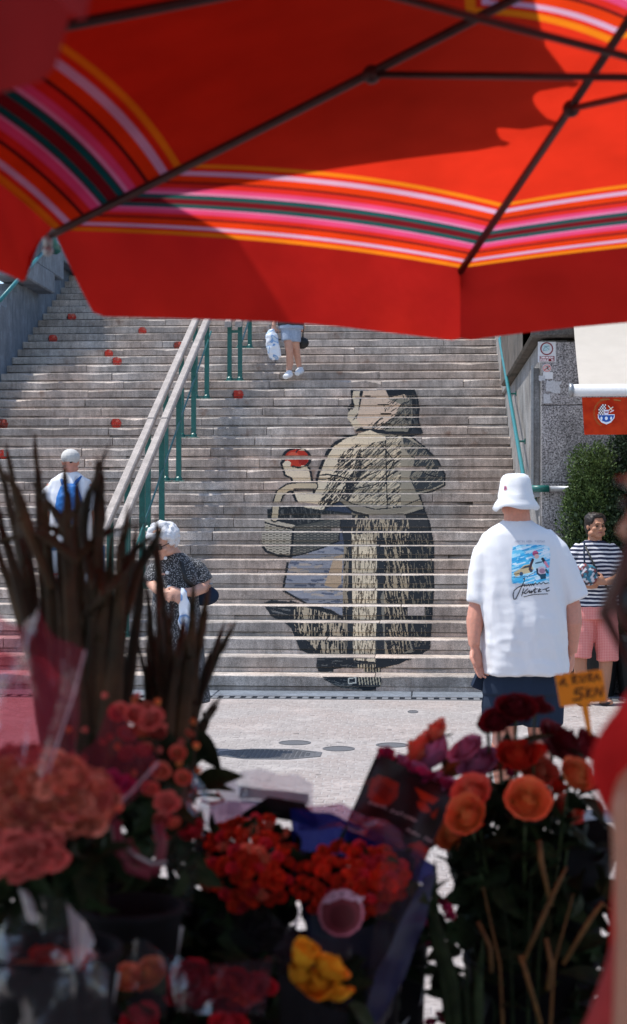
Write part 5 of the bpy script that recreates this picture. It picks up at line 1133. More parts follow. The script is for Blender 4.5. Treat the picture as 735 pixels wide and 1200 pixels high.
def sheet(name, rows, m, par, n=10, wob=.006, **k):
    """rows: list of poly-lines (lists of Vector) lofted into a softly crumpled sheet"""
    R_ = [[Vector(a) for a in r_] for r_ in rows]
    def samp(pl, s_):
        q = s_*(len(pl)-1); i = min(int(q), len(pl)-2); return pl[i].lerp(pl[i+1], q-i)
    V = []; nr = (len(R_)-1)*n
    for j in range(nr+1):
        q = j/n; a = min(int(q), len(R_)-2)
        for i in range(25):
            p = samp(R_[a], i/24).lerp(samp(R_[a+1], i/24), q-a); nz = noise.noise(p*17); p = p+FWD*(wob*2*nz)+UP*(wob*noise.noise(p*23)); V.append(p)
    return obj(name, mesh(V, [(j*25+i, j*25+i+1, (j+1)*25+i+1, (j+1)*25+i) for j in range(nr) for i in range(24)], True), m, par, **k)
F_clear = film('clear_film', (.95, .96, .97), .06, (.40, .42, .46), .22); F_pink = film('pink_film', (.88, .50, .56), .26, (.42, .09, .14), .22)
F_milky = film('milky_film', (.92, .92, .95), .42, (.70, .68, .74), .2); F_blue = film('blue_film', (.08, .10, .40), .8, (.010, .02, .17), .25); F_dark = film('smoky_film', (.55, .55, .6), .16, (.12, .10, .13), .3)
F_purple = film('purple_film', (.6, .45, .6), .4, (.25, .10, .22), .22)
M_bpap = mat('black_paper', (.008, .009, .011), .8, .3, 30, .002, spec=.12); M_bluep = mat('navy_paper', (.006, .010, .05), .45, .3, 20, .003)
def cone_wrap(name, c, rx, ry, base, m, par, a0=0, a1=6.283, rim=1.12, n=40, zz=.02):
    V = []; nv = 10
    for j in range(nv+1):
        f_ = j/nv
        for i in range(n+1):
            th = a0+(a1-a0)*i/n; top = c+RIGHT*(rx*rim*math.cos(th))+FWD*(ry*rim*math.sin(th))+UP*(zz*math.sin(th*3)+.015*noise.noise(Vector((th*2, rx*9, 1))))
            b = base+RIGHT*(.035*math.cos(th))+FWD*(.035*math.sin(th)); V.append(top.lerp(b, f_)+Vector((noise.noise(Vector((th*3, f_*4, rx*30)))*.012, 0, 0)))
    return obj(name, mesh(V, [(j*(n+1)+i, j*(n+1)+i+1, (j+1)*(n+1)+i+1, (j+1)*(n+1)+i) for j in range(nv) for i in range(n)], True), m, par)
def cluster(par, cx_, cy_, d, rx, ry, n, r, keys, kinds, dome=.06, name='flower_head', minsep=1.25):
    pts = []; tries = 0
    while len(pts) < n and tries < n*60:
        tries += 1; a = rf.uniform(0, 6.28); q = math.sqrt(rf.random()); x, y = cx_+rx*q*math.cos(a), cy_+ry*q*math.sin(a)
        if any((x-u)**2+(y-v)**2 < (r*minsep*F/d)**2 for u, v in pts): continue
        pts.append((x, y)); p = W(x, y, d-dome*(1-q*q)+(cy_-y)/F*d*.8); put_flower(par, p, r*rf.uniform(.85, 1.15), rf.choice(keys), kinds, .7, name)
def foliage(par, cx_, cy_, d, rx, ry, n, L_=.06, m=None, name='leaf'):
    for _ in range(n):
        a = rf.uniform(0, 6.28); q = math.sqrt(rf.random()); put_leaf(par, W(cx_+rx*q*math.cos(a), cy_+ry*q*math.sin(a), d+rf.uniform(-.03, .06)), L_*rf.uniform(.7, 1.3), (rf.uniform(-1, 1), rf.uniform(-1, .2), rf.uniform(-.7, 1)), m, name)
def bucket(cx_, cy_top, d, r, lb, h=.30, m=None):
    c = W(cx_, cy_top, d); t = empty('flower_bucket', (c.x, c.y, c.z-h), lb, 'bucket', 'dark flower buckets on the stall'); g = G()
    g.rings([(Vector((c.x, c.y, c.z-h)), r*.78, r*.78), (Vector((c.x, c.y, c.z-.012)), r, r), (Vector((c.x, c.y, c.z-.01)), r*1.06, r*1.06), (Vector((c.x, c.y, c.z)), r*1.06, r*1.06), (Vector((c.x, c.y, c.z)), r*.96, r*.96), (Vector((c.x, c.y, c.z-.05)), r*.9, r*.9)], 28, 2.0)
    obj('bucket_wall', g.me(True), m or M_bpap, t)
    g = G(); g.tube([Vector((c.x-r, c.y, c.z-.03)), Vector((c.x-r*.8, c.y-.02, c.z-.12)), Vector((c.x, c.y-r*1.02, c.z-.16)), Vector((c.x+r*.8, c.y-.02, c.z-.12)), Vector((c.x+r, c.y, c.z-.03))], .003, 6); obj('handle', g.me(), M_metal, t)
    return t
# --- gladiolus bunches (dark blades)
def blade(par, pts, w0, m=None):
    """pts pixel poly-line with depth: (x, y, d)"""
    P = [W(*p) for p in pts]; Q = [];
    for i in range(len(P)-1):
        for k in range(4): Q.append(P[i].lerp(P[i+1], k/4))
    Q.append(P[-1]); n = len(Q)-1
    for _ in range(2): Q = [Q[0]]+[(Q[i-1]+Q[i]*2+Q[i+1])/4 for i in range(1, n)]+[Q[-1]]
    rad = [w0*(.55+.45*min(1, i/n*3))*max(.06, (1-(i/n)**2.6)) for i in range(n+1)]; tw = rf.uniform(-.6, .6)
    g = G(); sd_ = (RIGHT+FWD*tw).normalized(); g.tube(Q, rad, 6, .28, sd_)
    # buds up the stalk
    for i in range(2, n-1, 2):
        a = rf.choice((-1, 1)); t_ = (Q[i+1]-Q[i]).normalized(); o = sd_*a*rad[i]*.7; g.tube([Q[i]+o*.2, Q[i]+o*.8+t_*.025, Q[i]+o*1.0+t_*.06], [w0*.32, w0*.36, w0*.06], 5, .6)
    return obj('blade', g.me(True), m or M_blade, par)
def gbunch(lb, base, tips, d, w0, extra, spread):
    t = empty('gladiolus_bunch', W(base[0], 1180, d), lb, 'gladioli', 'bunches of dark gladioli')
    for (x, y) in tips:
        dd = d+rf.uniform(-.12, .12); bx = base[0]+max(-base[2], min(base[2], (x-base[0])*.55))+rf.uniform(-8, 8); mx, my = (bx+x)/2+rf.uniform(-9, 9), (base[1]+y)/2
        blade(t, [(bx*.5+base[0]*.5, base[1]+150, dd), (bx, base[1], dd), (mx*.6+bx*.4, my*.65+base[1]*.35, dd), (x*.55+mx*.45, y*.55+my*.45, dd), (x, y, dd+rf.uniform(-.05, .05))], w0*rf.uniform(.8, 1.15))
    for _ in range(extra):
        x = base[0]+rf.uniform(-spread, spread); y = rf.uniform(620, 730) if base[0] < 120 else rf.uniform(748, 820); dd = d+rf.uniform(-.1, .15)
        bx = base[0]+(x-base[0])*.6; blade(t, [(bx, base[1]+140, dd), (bx, base[1], dd), (bx*.6+x*.4, base[1]*.5+y*.5, dd), (x, y, dd)], w0*rf.uniform(.75, 1.1))
    return t
GB = gbunch('tall clump of dark gladiolus blades reaching up before the backpack man', (100, 840, 48), [(42, 509), (9, 524), (0, 541), (-6, 590), (78, 548), (55, 579), (116, 540), (118, 556), (112, 582), (147, 607), (95, 600), (30, 600), (66, 622), (-4, 636), (140, 660), (24, 640), (128, 640), (160, 628), (88, 570), (170, 640)], 2.75, .0155, 22, 56)
for pts in ([(90, 660), (50, 622), (20, 628), (-14, 640)], [(60, 700), (92, 650), (128, 622), (150, 618)], [(120, 700), (112, 640), (60, 618), (28, 610)], [(150, 720), (160, 668), (180, 640), (184, 622)], [(100, 720), (130, 690), (160, 640), (176, 632)], [(88, 690), (84, 630), (58, 590), (50, 580)], [(60, 690), (30, 610), (18, 570), (4, 556)], [(108, 690), (96, 620), (104, 578), (121, 540)]):
    blade(GB, [(x, y, 2.66+rf.uniform(-.05, .05)) for x, y in pts], .0105)
gbunch('shorter clump of dark gladiolus blades before the old woman\'s dress', (196, 860, 26), [(182, 614), (187, 706), (228, 695), (243, 706), (268, 741), (215, 732), (236, 742), (241, 838), (221, 831), (172, 700), (200, 722), (222, 760), (254, 752)], 2.85, .0145, 22, 32)
# --- pink wrapped carnations, far left
t = empty('wrapped_bouquet', W(40, 1150, 2.05), 'bouquet of salmon carnations in translucent pink film at the left edge', 'bouquet', 'wrapped bouquets on the stall')
for a_ in ((22, 903, 46, 26, 70, .0085), (84, 938, 52, 36, 95, .0095), (22, 950, 40, 28, 50, .010), (60, 915, 40, 28, 50, .0085)):
    cluster(t, a_[0], a_[1], 2.03+.05*rf.random(), a_[2], a_[3], a_[4], a_[5], ['salmon', 'salmon', 'salmon', 'dpink', 'lsalmon'], CARN+FLOR, .035, minsep=.75); cluster(t, 30, 1000, 2.0, 42, 24, 12, .012, ['dpink'], CARN, .02, minsep=1.6); foliage(t, 50, 1010, 2.1, 70, 40, 36, .06)
sheet('pink_film', [[W(-20, 716, 2.1), W(22, 735, 2.05), W(44, 712, 2.0), W(70, 748, 2.0), W(100, 762, 2.0)], [W(-20, 800, 2.05), W(20, 790, 2.0), W(45, 800, 1.97), W(70, 810, 1.97), W(88, 815, 2.0)], [W(-20, 885, 1.95), W(10, 890, 1.94), W(26, 900, 1.93), W(42, 896, 1.94), W(56, 905, 1.98)]], F_pink, t, wob=.02)
sheet('pink_film', [[W(-20, 760, 2.2), W(40, 770, 2.2), W(95, 800, 2.2)], [W(-20, 900, 2.15), W(40, 920, 2.15), W(90, 900, 2.15)]], F_pink, t, wob=.02)
g = G(); g.tube([W(100, 762, 2.0), W(86, 815, 2.0), W(56, 905, 1.98)], .0016, 5); obj('film_edge', g.me(), F_milky, t)
# --- pink spray bouquet
t = empty('wrapped_bouquet', W(150, 1130, 2.3), 'bouquet of small dusky pink flowers and buds with pink ribbon beside the gladioli', 'bouquet', 'wrapped bouquets on the stall')
for x, y, r in ((158, 838, 16), (176, 842, 17), (166, 856, 16), (184, 858, 15), (150, 860, 14), (172, 832, 13), (150, 884, 14), (208, 883, 12), (214, 912, 12), (188, 904, 15), (170, 880, 14), (196, 940, 17), (188, 962, 13), (205, 965, 10), (140, 835, 15), (176, 925, 13), (222, 860, 7)):
    put_flower(t, W(x, y, 2.3+rf.uniform(-.03, .03)), r/F*2.3*.72, rf.choice(['dpink', 'dpink', 'salmon', 'coral']) if r < 18 else 'dpink', CARN if r > 16 else ROSE, .9)
for x, y in ((136, 930), (124, 940), (116, 925), (130, 915), (145, 920)): put_flower(t, W(x, y, 2.2), 12/F*2.2, 'magenta', CARN, .9)
for _ in range(26): put_flower(t, W(rf.uniform(60, 235), rf.uniform(815, 915), 2.33), .0065, rf.choice(['dpink', 'orange']), BUD, .3, 'flower_bud')
foliage(t, 165, 935, 2.38, 62, 60, 70, .05)
sheet('pink_film', [[W(130, 822, 2.3), W(110, 870, 2.26), W(75, 900, 2.24)], [W(190, 895, 2.22), W(150, 930, 2.2), W(92, 960, 2.18)], [W(185, 905, 2.2), W(130, 965, 2.18), W(70, 1010, 2.15)]], F_pink, t, wob=.012)
g = G(); g.tube([W(186, 893, 2.2), W(150, 932, 2.18), W(110, 972, 2.16), W(72, 1008, 2.14)], .0018, 5); obj('film_edge', g.me(), F_milky, t)
for pts in ([(136, 962), (140, 1000), (152, 1018), (176, 1026), (180, 1018), (160, 1006), (148, 985)], [(185, 965), (190, 990), (186, 1012), (178, 1024)]):
    g = G(); g.tube([W(x, y, 2.2) for x, y in pts], .007, 8, .25); obj('ribbon', g.me(True), mat('pink_ribbon', (.17, .025, .045), .4, .1), t)
g = G(); g.tube([W(146, 990, 2.19), W(158, 1002, 2.18), W(178, 1012, 2.18), W(196, 1010, 2.18)], .0022, 5); obj('ribbon_string', g.me(), M_metal, t)
# folded red cloth petals between the bouquets
t = empty('rose_bouquet', W(215, 1000, 2.6), 'few dark red roses leaning between the pink bouquet and the red bunch', 'bouquet', 'wrapped bouquets on the stall')
for x, y, r in ((206, 966, 19), (226, 974, 15), (190, 978, 14)): put_flower(t, W(x, y, 2.5), r/F*2.5, 'hot', ROSE, .5)
foliage(t, 205, 1000, 2.55, 34, 26, 24, .05); sheet('clear_film', [[W(196, 905, 2.7), W(226, 900, 2.7), W(246, 930, 2.7)], [W(190, 985, 2.55), W(215, 985, 2.55), W(238, 985, 2.55)], [W(200, 1075, 2.5), W(212, 1075, 2.5), W(222, 1075, 2.5)]], F_clear, t)
# --- red bunches
for cx_, cy_, rx, ry, d, n, lb in ((290, 1010, 57, 55, 2.75, 62, 'round bunch of small orange-red blooms left of the blue wrapped one'), (412, 1034, 66, 44, 2.72, 60, 'bunch of small red blooms wrapped in blue and clear film')):
    t = empty('wrapped_bouquet', W(cx_, cy_+170, d), lb, 'bouquet', 'wrapped bouquets on the stall')
    cluster(t, cx_, cy_, d, rx, ry, n, .0125, ['red', 'red', 'red', 'hot', 'red', 'coral'] if cx_ < 300 else ['red', 'red', 'hot', 'red'], FLOR, .06, minsep=1.05); foliage(t, cx_, cy_+4, d+.05, rx, ry, 110, .045)
    base = W(cx_+4, cy_+200, d+.02); c = W(cx_, cy_+14, d+.04)
    cone_wrap('wrap_back', c+UP*.05, rx/F*d, ry/F*d*.7, base, M_bluep if cx_ > 300 else M_bpap, t, 0, math.pi, 1.12); cone_wrap('wrap_front', c-UP*.055, rx/F*d, ry/F*d*.7, base, F_dark if cx_ < 300 else F_clear, t, math.pi, 2*math.pi, 1.1)
    BL = t
sheet('blue_sheet', [[W(340, 948, 2.82), W(380, 952, 2.82), W(430, 968, 2.82), W(475, 990, 2.82), W(512, 1018, 2.8)], [W(345, 1010, 2.8), W(385, 1012, 2.8), W(430, 1018, 2.8), W(478, 1030, 2.8), W(508, 1040, 2.8)]], F_blue, BL, wob=.008)
sheet('blue_sheet', [[W(500, 1024, 2.72), W(512, 1020, 2.75)], [W(470, 1080, 2.7), W(498, 1080, 2.72)], [W(440, 1140, 2.68), W(474, 1150, 2.7)], [W(424, 1200, 2.68), W(440, 1200, 2.7)]], M_bluep, BL, wob=.008)
sheet('purple_film', [[W(352, 946, 2.86), W(400, 942, 2.86), W(450, 960, 2.84), W(470, 972, 2.84)], [W(350, 975, 2.82), W(400, 972, 2.8), W(450, 985, 2.8), W(475, 1000, 2.8)]], F_purple, BL, wob=.01)
sheet('clear_film', [[W(452, 965, 2.66), W(495, 990, 2.66), W(512, 1022, 2.66)], [W(440, 1070, 2.62), W(470, 1075, 2.62), W(482, 1080, 2.62)], [W(428, 1190, 2.6), W(438, 1190, 2.6), W(446, 1190, 2.6)]], F_clear, BL)
S = Ras(368, 1036, 432, 1104, 4); S.ell(400, 1070, 27, 28, (190, 120, 140)); S.ell(400, 1070, 24, 25, (110, 44, 56)); S.ell(401, 1074, 15, 15, (84, 28, 36)); S.poly([(376, 1058), (388, 1046), (406, 1042), (424, 1052), (414, 1056), (400, 1052), (386, 1058)], (196, 168, 190)); S.stroke([(388, 1052), (392, 1049)], 2, (80, 40, 60)); S.stroke([(398, 1048), (404, 1047)], 2, (80, 40, 60)); S.stroke([(410, 1048), (416, 1050)], 2, (80, 40, 60)); S.poly([(418, 1054), (428, 1050), (422, 1060)], (196, 180, 196))
V = [];
for j in range(41):
    for i in range(41): x, y = 371+58*i/40, 1040+62*j/40; V.append(W(x, y, 2.60+.02*((x-400)/29)**2))
XX, YY = np.meshgrid(371+58*(np.arange(40)+.5)/40, 1040+62*(np.arange(40)+.5)/40); colgrid('round_sticker', V, 40, 40, S.at(XX, YY), M_print, BL)
# clear sleeves standing behind the red bunches
t = empty('film_sleeves', W(300, 1000, 2.95), 'empty clear and milky film sleeves with a dark blue strip behind the red bunch', 'film sleeves')
sheet('film_sheet', [[W(262, 905, 2.95), W(285, 900, 2.93), W(330, 908, 2.95), W(367, 914, 2.96)], [W(255, 955, 2.93), W(300, 957, 2.9), W(345, 958, 2.92), W(367, 962, 2.93)]], F_milky, t, wob=.012)
sheet('film_sheet', [[W(228, 950, 2.9), W(250, 908, 2.9), W(276, 902, 2.9)], [W(230, 990, 2.88), W(256, 972, 2.86), W(285, 965, 2.88)]], F_milky, t, wob=.012)
sheet('dark_strip', [[W(280, 920, 2.97), W(320, 926, 2.97), W(362, 930, 2.97)], [W(280, 936, 2.97), W(320, 938, 2.97), W(362, 944, 2.97)]], mat('dark_blue_card', (.012, .025, .045), .5, .2), t, wob=.003)
sheet('light_strip', [[W(282, 937, 2.95), W(310, 938, 2.95), W(338, 937, 2.95)], [W(282, 940.5, 2.95), W(305, 942, 2.95), W(330, 941, 2.95)]], mat('light_blue_card', (.20, .45, .62), .5, .1), t, wob=.002)
sheet('lilac_film', [[W(246, 938, 2.9), W(280, 938, 2.88), W(330, 946, 2.9)], [W(244, 965, 2.88), W(275, 962, 2.86), W(300, 962, 2.87)]], F_purple, t, wob=.008)
g = G(); g.tube([W(236, 938, 2.87), W(248, 942, 2.87), W(262, 938, 2.87), W(254, 928, 2.87)], .003, 6); obj('red_string', g.me(), M_red, t)
g = G(); g.tube([W(284, 956, 2.85), W(315, 946, 2.85), W(352, 952, 2.85), W(372, 966, 2.86)], [.004, .018, .018, .006], 8, .5, UP); obj('dark_roll', g.me(True), M_bpap, t)
# --- printed black sleeve with violet flowers
t = empty('wrapped_bouquet', W(470, 1130, 2.95), 'violet flowers in a black sleeve printed with orange tulips and white script', 'bouquet', 'wrapped bouquets on the stall')
A_, B_, C_, D_ = W(446, 884, 2.97), W(536, 928, 2.9), W(494, 1018, 2.86), W(404, 968, 2.93)
S = Ras(400, 880, 540, 1022, 4); q4 = [(446, 884), (536, 928), (494, 1018), (404, 968)]; S.poly(q4, (16, 18, 22))
S.poly([(436, 912), (444, 908), (456, 912), (468, 918), (466, 934), (456, 944), (440, 944), (430, 932)], (150, 38, 18)); S.poly([(436, 925), (448, 916), (460, 926), (452, 940)], (120, 26, 16))
S.poly([(486, 922), (500, 930), (516, 936), (508, 942), (494, 938)], (176, 54, 22)); S.poly([(489, 938), (500, 942), (506, 952), (496, 952), (490, 946)], (170, 50, 24)); S.poly([(504, 956), (514, 946), (510, 960)], (160, 44, 20)); S.poly([(424, 918), (436, 902), (430, 918), (420, 932)], (150, 40, 16))
S.poly([(478, 990), (492, 986), (504, 996), (500, 1012), (488, 1008)], (170, 44, 20))
def script(x0, y0, x1, y1, n, amp, c=(190, 186, 190)):
    P_ = []
    for i in range(n*4+1): f_ = i/(n*4); P_.append((x0+(x1-x0)*f_+amp*.5*math.cos(i*1.6), y0+(y1-y0)*f_+amp*math.sin(i*1.6)*(1+.5*math.sin(i*.7))))
    S.stroke(P_, .9, c)
script(432, 940, 452, 947, 5, 1.3); script(457, 950, 472, 955, 3, 1.3); script(474, 956, 488, 962, 4, 1.3); script(412, 956, 428, 961, 4, 1.3); script(430, 961, 450, 966, 4, 1.3); script(476, 972, 492, 980, 4, 1.4); script(497, 981, 524, 996, 6, 1.5)
V = [A_.lerp(B_, i/80).lerp(D_.lerp(C_, i/80), j/70)+FWD*(.012*math.sin(i*.09)*math.sin(j*.05)) for j in range(71) for i in range(81)]
pxy = np.array([PX(*v) for v in V]).reshape(71, 81, 2); cc = (pxy[:-1, :-1]+pxy[1:, 1:])/2; colr = S.at(cc[..., 0], cc[..., 1]); colr[..., 3] = 1; k0 = (colr[..., :3].sum(-1) == 0); colr[k0, :3] = (.006, .007, .009)
colgrid('printed_sleeve', V, 80, 70, colr, attrmat('sleeve_print', .35, .15, 30, .001, .5), t)
for i in range(44):
    f_ = rf.random(); p = A_.lerp(B_, f_)+Vector((0, 0, rf.uniform(-.012, .012)))+FWD*rf.uniform(-.01, .04); put_flower(t, p, .0105*rf.uniform(.8, 1.3), rf.choice(['magenta', 'violet', 'magenta']), FLOR, .4)
sheet('sleeve_back', [[A_+FWD*.07, B_+FWD*.07], [W(404, 968, 3.02), W(494, 1018, 2.95)], [W(430, 1100, 2.95), W(470, 1110, 2.93)]], M_bpap, t, wob=.004)
sheet('sleeve_lower', [[D_, C_], [W(428, 1100, 2.9), W(476, 1110, 2.88)]], M_bpap, t, wob=.004)
sheet('clear_film', [[W(402, 962, 2.84), W(450, 980, 2.82), W(500, 1000, 2.82)], [W(400, 1000, 2.8), W(448, 1018, 2.78), W(480, 1030, 2.78)]], F_purple, t)
# --- lower row: yellow, pink-red and orange roses, cellophane
t = empty('wrapped_bouquet', W(375, 1230, 2.35), 'yellow-orange roses in a dark sleeve, low beneath the round sticker', 'bouquet', 'wrapped bouquets on the stall')
for x, y, r in ((354, 1124, 19), (386, 1136, 20), (349, 1146, 15), (375, 1156, 20), (397, 1166, 14)): put_flower(t, W(x, y, 2.35), r/F*2.3*1.2, 'yellow', BUD+ROSE, .2)
foliage(t, 372, 1165, 2.4, 46, 28, 24, .05)
sheet('sleeve_front', [[W(326, 1142, 2.28), W(360, 1166, 2.24), W(410, 1190, 2.25)], [W(330, 1240, 2.28), W(360, 1250, 2.24), W(400, 1250, 2.25)]], M_bpap, t); sheet('sleeve_film', [[W(322, 1106, 2.47), W(345, 1090, 2.47), W(412, 1106, 2.46)], [W(326, 1190, 2.45), W(360, 1190, 2.44), W(414, 1195, 2.45)]], F_dark, t)
t = empty('wrapped_bouquet', W(258, 1240, 2.35), 'cerise red roses in dark film low in the middle of the stall', 'bouquet', 'wrapped bouquets on the stall')
for x, y, r in ((222, 1148, 24), (240, 1168, 20), (212, 1166, 17), (268, 1154, 22), (292, 1164, 24), (270, 1178, 18), (310, 1158, 14)): put_flower(t, W(x, y, 2.35), r/F*2.35, 'hot', ROSE, .5)
for x, y, r in ((268, 1202, 20), (165, 1198, 22)): put_flower(t, W(x, y, 2.3), r/F*2.3, 'hot', ROSE, .5)
foliage(t, 262, 1190, 2.4, 64, 24, 30, .05); sheet('sleeve_film', [[W(196, 1120, 2.28), W(250, 1130, 2.25), W(322, 1120, 2.28)], [W(206, 1185, 2.24), W(250, 1190, 2.2), W(310, 1188, 2.24)]], F_dark, t)
t = empty('wrapped_bouquet', W(165, 1240, 2.3), 'pair of orange roses in clear film low on the left', 'bouquet', 'wrapped bouquets on the stall')
for x, y, r in ((176, 1142, 20), (148, 1146, 17), (160, 1152, 12)): put_flower(t, W(x, y, 2.3), r/F*2.3, 'orange', ROSE, .6)
foliage(t, 165, 1180, 2.35, 34, 20, 20, .05); sheet('sleeve_film', [[W(130, 1120, 2.24), W(168, 1100, 2.22), W(198, 1124, 2.24)], [W(136, 1190, 2.2), W(168, 1200, 2.2), W(196, 1190, 2.2)]], F_clear, t)
t = empty('wrapped_bouquet', W(60, 1240, 2.1), 'orange blooms under crumpled clear cellophane in the bottom left corner', 'bouquet', 'wrapped bouquets on the stall')
cluster(t, 62, 1150, 2.15, 50, 26, 12, .022, ['orange', 'red', 'coral'], ROSE, .03); foliage(t, 60, 1160, 2.2, 70, 40, 40, .06)
sheet('cellophane', [[W(-20, 1120, 2.1), W(30, 1050, 2.08), W(80, 1062, 2.04), W(100, 1090, 2.05), W(112, 1102, 2.06)], [W(-20, 1180, 2.05), W(30, 1150, 2.0), W(70, 1140, 1.98), W(92, 1135, 1.98), W(128, 1165, 2.0)], [W(-20, 1230, 2.05), W(30, 1230, 2.0), W(70, 1230, 1.98), W(92, 1230, 1.98), W(130, 1210, 2.0)]], F_clear, t, wob=.03)
sheet('cellophane', [[W(78, 1060, 2.0), W(95, 1080, 1.98), W(112, 1104, 2.0)], [W(84, 1105, 1.97), W(92, 1122, 1.96), W(100, 1118, 1.97)], [W(88, 1138, 1.96), W(93, 1136, 1.96), W(96, 1130, 1.96)]], F_milky, t, wob=.012)
sheet('cellophane', [[W(22, 1042, 2.04), W(34, 1040, 2.03), W(42, 1056, 2.04)], [W(34, 1075, 2.02), W(40, 1078, 2.01), W(46, 1074, 2.02)]], F_milky, t, wob=.01)
# --- the right hand bucket of single roses
RG = 'single roses standing in the right bucket'
RL = [
 (512, 858, 13, 'coral', 'red-topped coral rose, highest at the left of the rose bucket'), (492, 880, 17, 'coral', 'coral rose with creamy base leaning out at far left of the roses'), (512, 884, 18, 'violet', 'pale violet rose tucked between the leftmost coral rose and an orange one'),
 (536, 897, 18, 'orange', 'apricot orange rose below the pale violet roses'), (563, 896, 19, 'violet', 'pale violet rose right of the apricot orange one'), (548, 880, 16, 'pink', 'pink rose just above the apricot orange rose'),
 (553, 930, 18, 'coral', 'coral rose half way down the left side of the rose bucket'), (547, 956, 19, 'orange', 'yellow-hearted orange rose below the coral one on the left side'), (532, 978, 17, 'orange', 'lowest orange rose beside the printed black sleeve'),
 (586, 892, 15, 'coral', 'peach rose in the middle of the rose bucket with a wide open face'), (606, 888, 19, 'red', 'bright red rose right of the wide open peach one'), (630, 905, 17, 'coral', 'peach pink rose above the big front rose'), (618, 938, 20, 'orange', 'big open orange rose at the front of the bucket'), (628, 884, 11, 'red', 'small red rose behind the peach pink one'),
 (674, 910, 17, 'orange', 'orange rose near the red sleeve at the right'), (664, 950, 16, 'coral', 'red-orange rose lowest on the right of the bucket'), (652, 925, 10, 'red', 'small dark orange rose between the right hand roses'), (600, 905, 9, 'magenta', 'little magenta rose under the bright red one'),
 (656, 873, 23, 'burg', 'large burgundy rose under the price tag stick'), (690, 876, 17, 'burg', 'burgundy rose right of the price tag stick'), (605, 832, 18, 'burg', 'tallest burgundy rose before the navy shorts'), (630, 828, 14, 'burg', 'burgundy bud right of the tallest burgundy rose'), (583, 846, 15, 'burg', 'crimson-edged burgundy rose left of the tallest one'), (570, 854, 9, 'burg', 'small burgundy bud furthest left in front of the navy shorts')]
for x, y, r, key, lb in RL:
    d = 2.95+rf.uniform(-.1, .1)+(y-880)*-.001; p = W(x, y, d); bx, by = 612+(x-612)*.42, 1130; b = W(bx, by, 2.95); t = empty('rose', b, lb, 'rose', RG); r_ = r/F*d*1.28
    dirv = (p-b).normalized()*.7+CAMD*(rf.uniform(.1, .45) if y < 900 else rf.uniform(.4, .8))+RIGHT*((x-600)/140); put_flower(t, p, r_, key, ROSE if r > 11 else BUD, d=dirv)
    q = p-Vector(dirv).normalized()*r_*.5; g = G(); g.tube([q, q.lerp(b, .25)+FWD*.01, q.lerp(b, .6), b], [.0032, .0028, .003, .003], 6); obj('stem', g.me(True), M_stem, t)
    g = G()
    for k in range(5): a = k*1.257; o = Vector((math.cos(a), math.sin(a), .3)); g.add([q, q+o*r_*.5+Vector((0, 0, -.004)), q+o*r_*.95+Vector((0, 0, .002)), q+Vector((math.cos(a+.5), math.sin(a+.5), .3))*r_*.5], [(0, 1, 2, 3)])
    obj('sepal', g.me(), M_leaf, t)
    for k in range(9): f_ = rf.uniform(.12, .85); put_leaf(t, q.lerp(b, f_), rf.uniform(.04, .075), (rf.uniform(-1, 1), rf.uniform(-1, .3), rf.uniform(-.3, .8)))
t = empty('leafy_greens', W(615, 1200, 2.98), 'dense dark rose leaves and foliage filling the right bucket', 'greenery')
cone_wrap('black_wrap', W(622, 985, 3.02), .155, .10, W(622, 1330, 3.02), M_bpap, t, 0, 6.283, 1.0)
for _ in range(300):
    y = 930+(rf.random()**.9)*280; w_ = 68+(y-930)*.12; x = 622+rf.uniform(-1, 1)*w_+ (8 if y > 1000 else 0); put_leaf(t, W(x, y, 3.0+rf.uniform(-.14, .08)), rf.uniform(.05, .085), (rf.uniform(-1, 1), rf.uniform(-1, .2), rf.uniform(-.9, .7)))
for k in range(5):
    x = rf.uniform(560, 700); b = W(615+(x-615)*.5, 1230, 2.85); g = G(); g.tube([b, W(x*.6+246, 1130, 2.83), W(x, rf.uniform(1000, 1070), 2.82)], [.004, .003, .0015], 5, .5); obj('dry_blade', g.me(), M_dry if k % 3 == 0 else M_leaf, t)
for pts in ([(612, 1130), (634, 1080), (652, 1040), (664, 1016)], [(634, 1200), (616, 1140), (610, 1120)], [(646, 1062), (634, 1010), (632, 985)], [(640, 1100), (646, 1130), (642, 1160)], [(660, 1130), (690, 1080), (706, 1058), (716, 1068), (722, 1090)], [(560, 1080), (574, 1110), (576, 1140)]):
    g = G(); g.tube([W(x, y, 2.78) for x, y in pts], [.0035, .0045, .004, .002, .0015][:len(pts)], 6, .6); obj('dry_blade', g.me(True), M_dry, t)
# amaranth / dark tails hanging before the bright ground
t = empty('dark_foliage_spray', W(525, 1100, 2.8), 'dark leafy spray with magenta buds against the pale paving', 'greenery')
for pts, w_ in (([(508, 1030), (508, 1070), (516, 1110), (530, 1150), (536, 1210)], .014), ([(500, 1040), (506, 1090), (520, 1140), (526, 1210)], .010), ([(545, 1150), (548, 1175), (552, 1210)], .009), ([(566, 1120), (560, 1160), (562, 1210)], .012), ([(556, 1140), (558, 1170), (556, 1210)], .008)): blade(t, [(x, y, 2.75) for x, y in pts[::-1]], w_, M_leaf)
for x, y, r in ((524, 1066, 8), (518, 1058, 7), (498, 1068, 8), (500, 1082, 7), (494, 1075, 6), (502, 1104, 6), (528, 1074, 7), (522, 1195, 8), (505, 1198, 8), (515, 1190, 6), (556, 1192, 6)): put_flower(t, W(x, y, 2.8), r/F*2.8, 'magenta', FLOR, .5, 'flower_bud')
for _ in range(44): y = rf.uniform(1040, 1200); put_leaf(t, W(500+(y-1040)*.22+rf.uniform(-10, 10), y, 2.8), rf.uniform(.03, .05), (rf.uniform(-1, 1), 0, rf.uniform(-1, 1)))
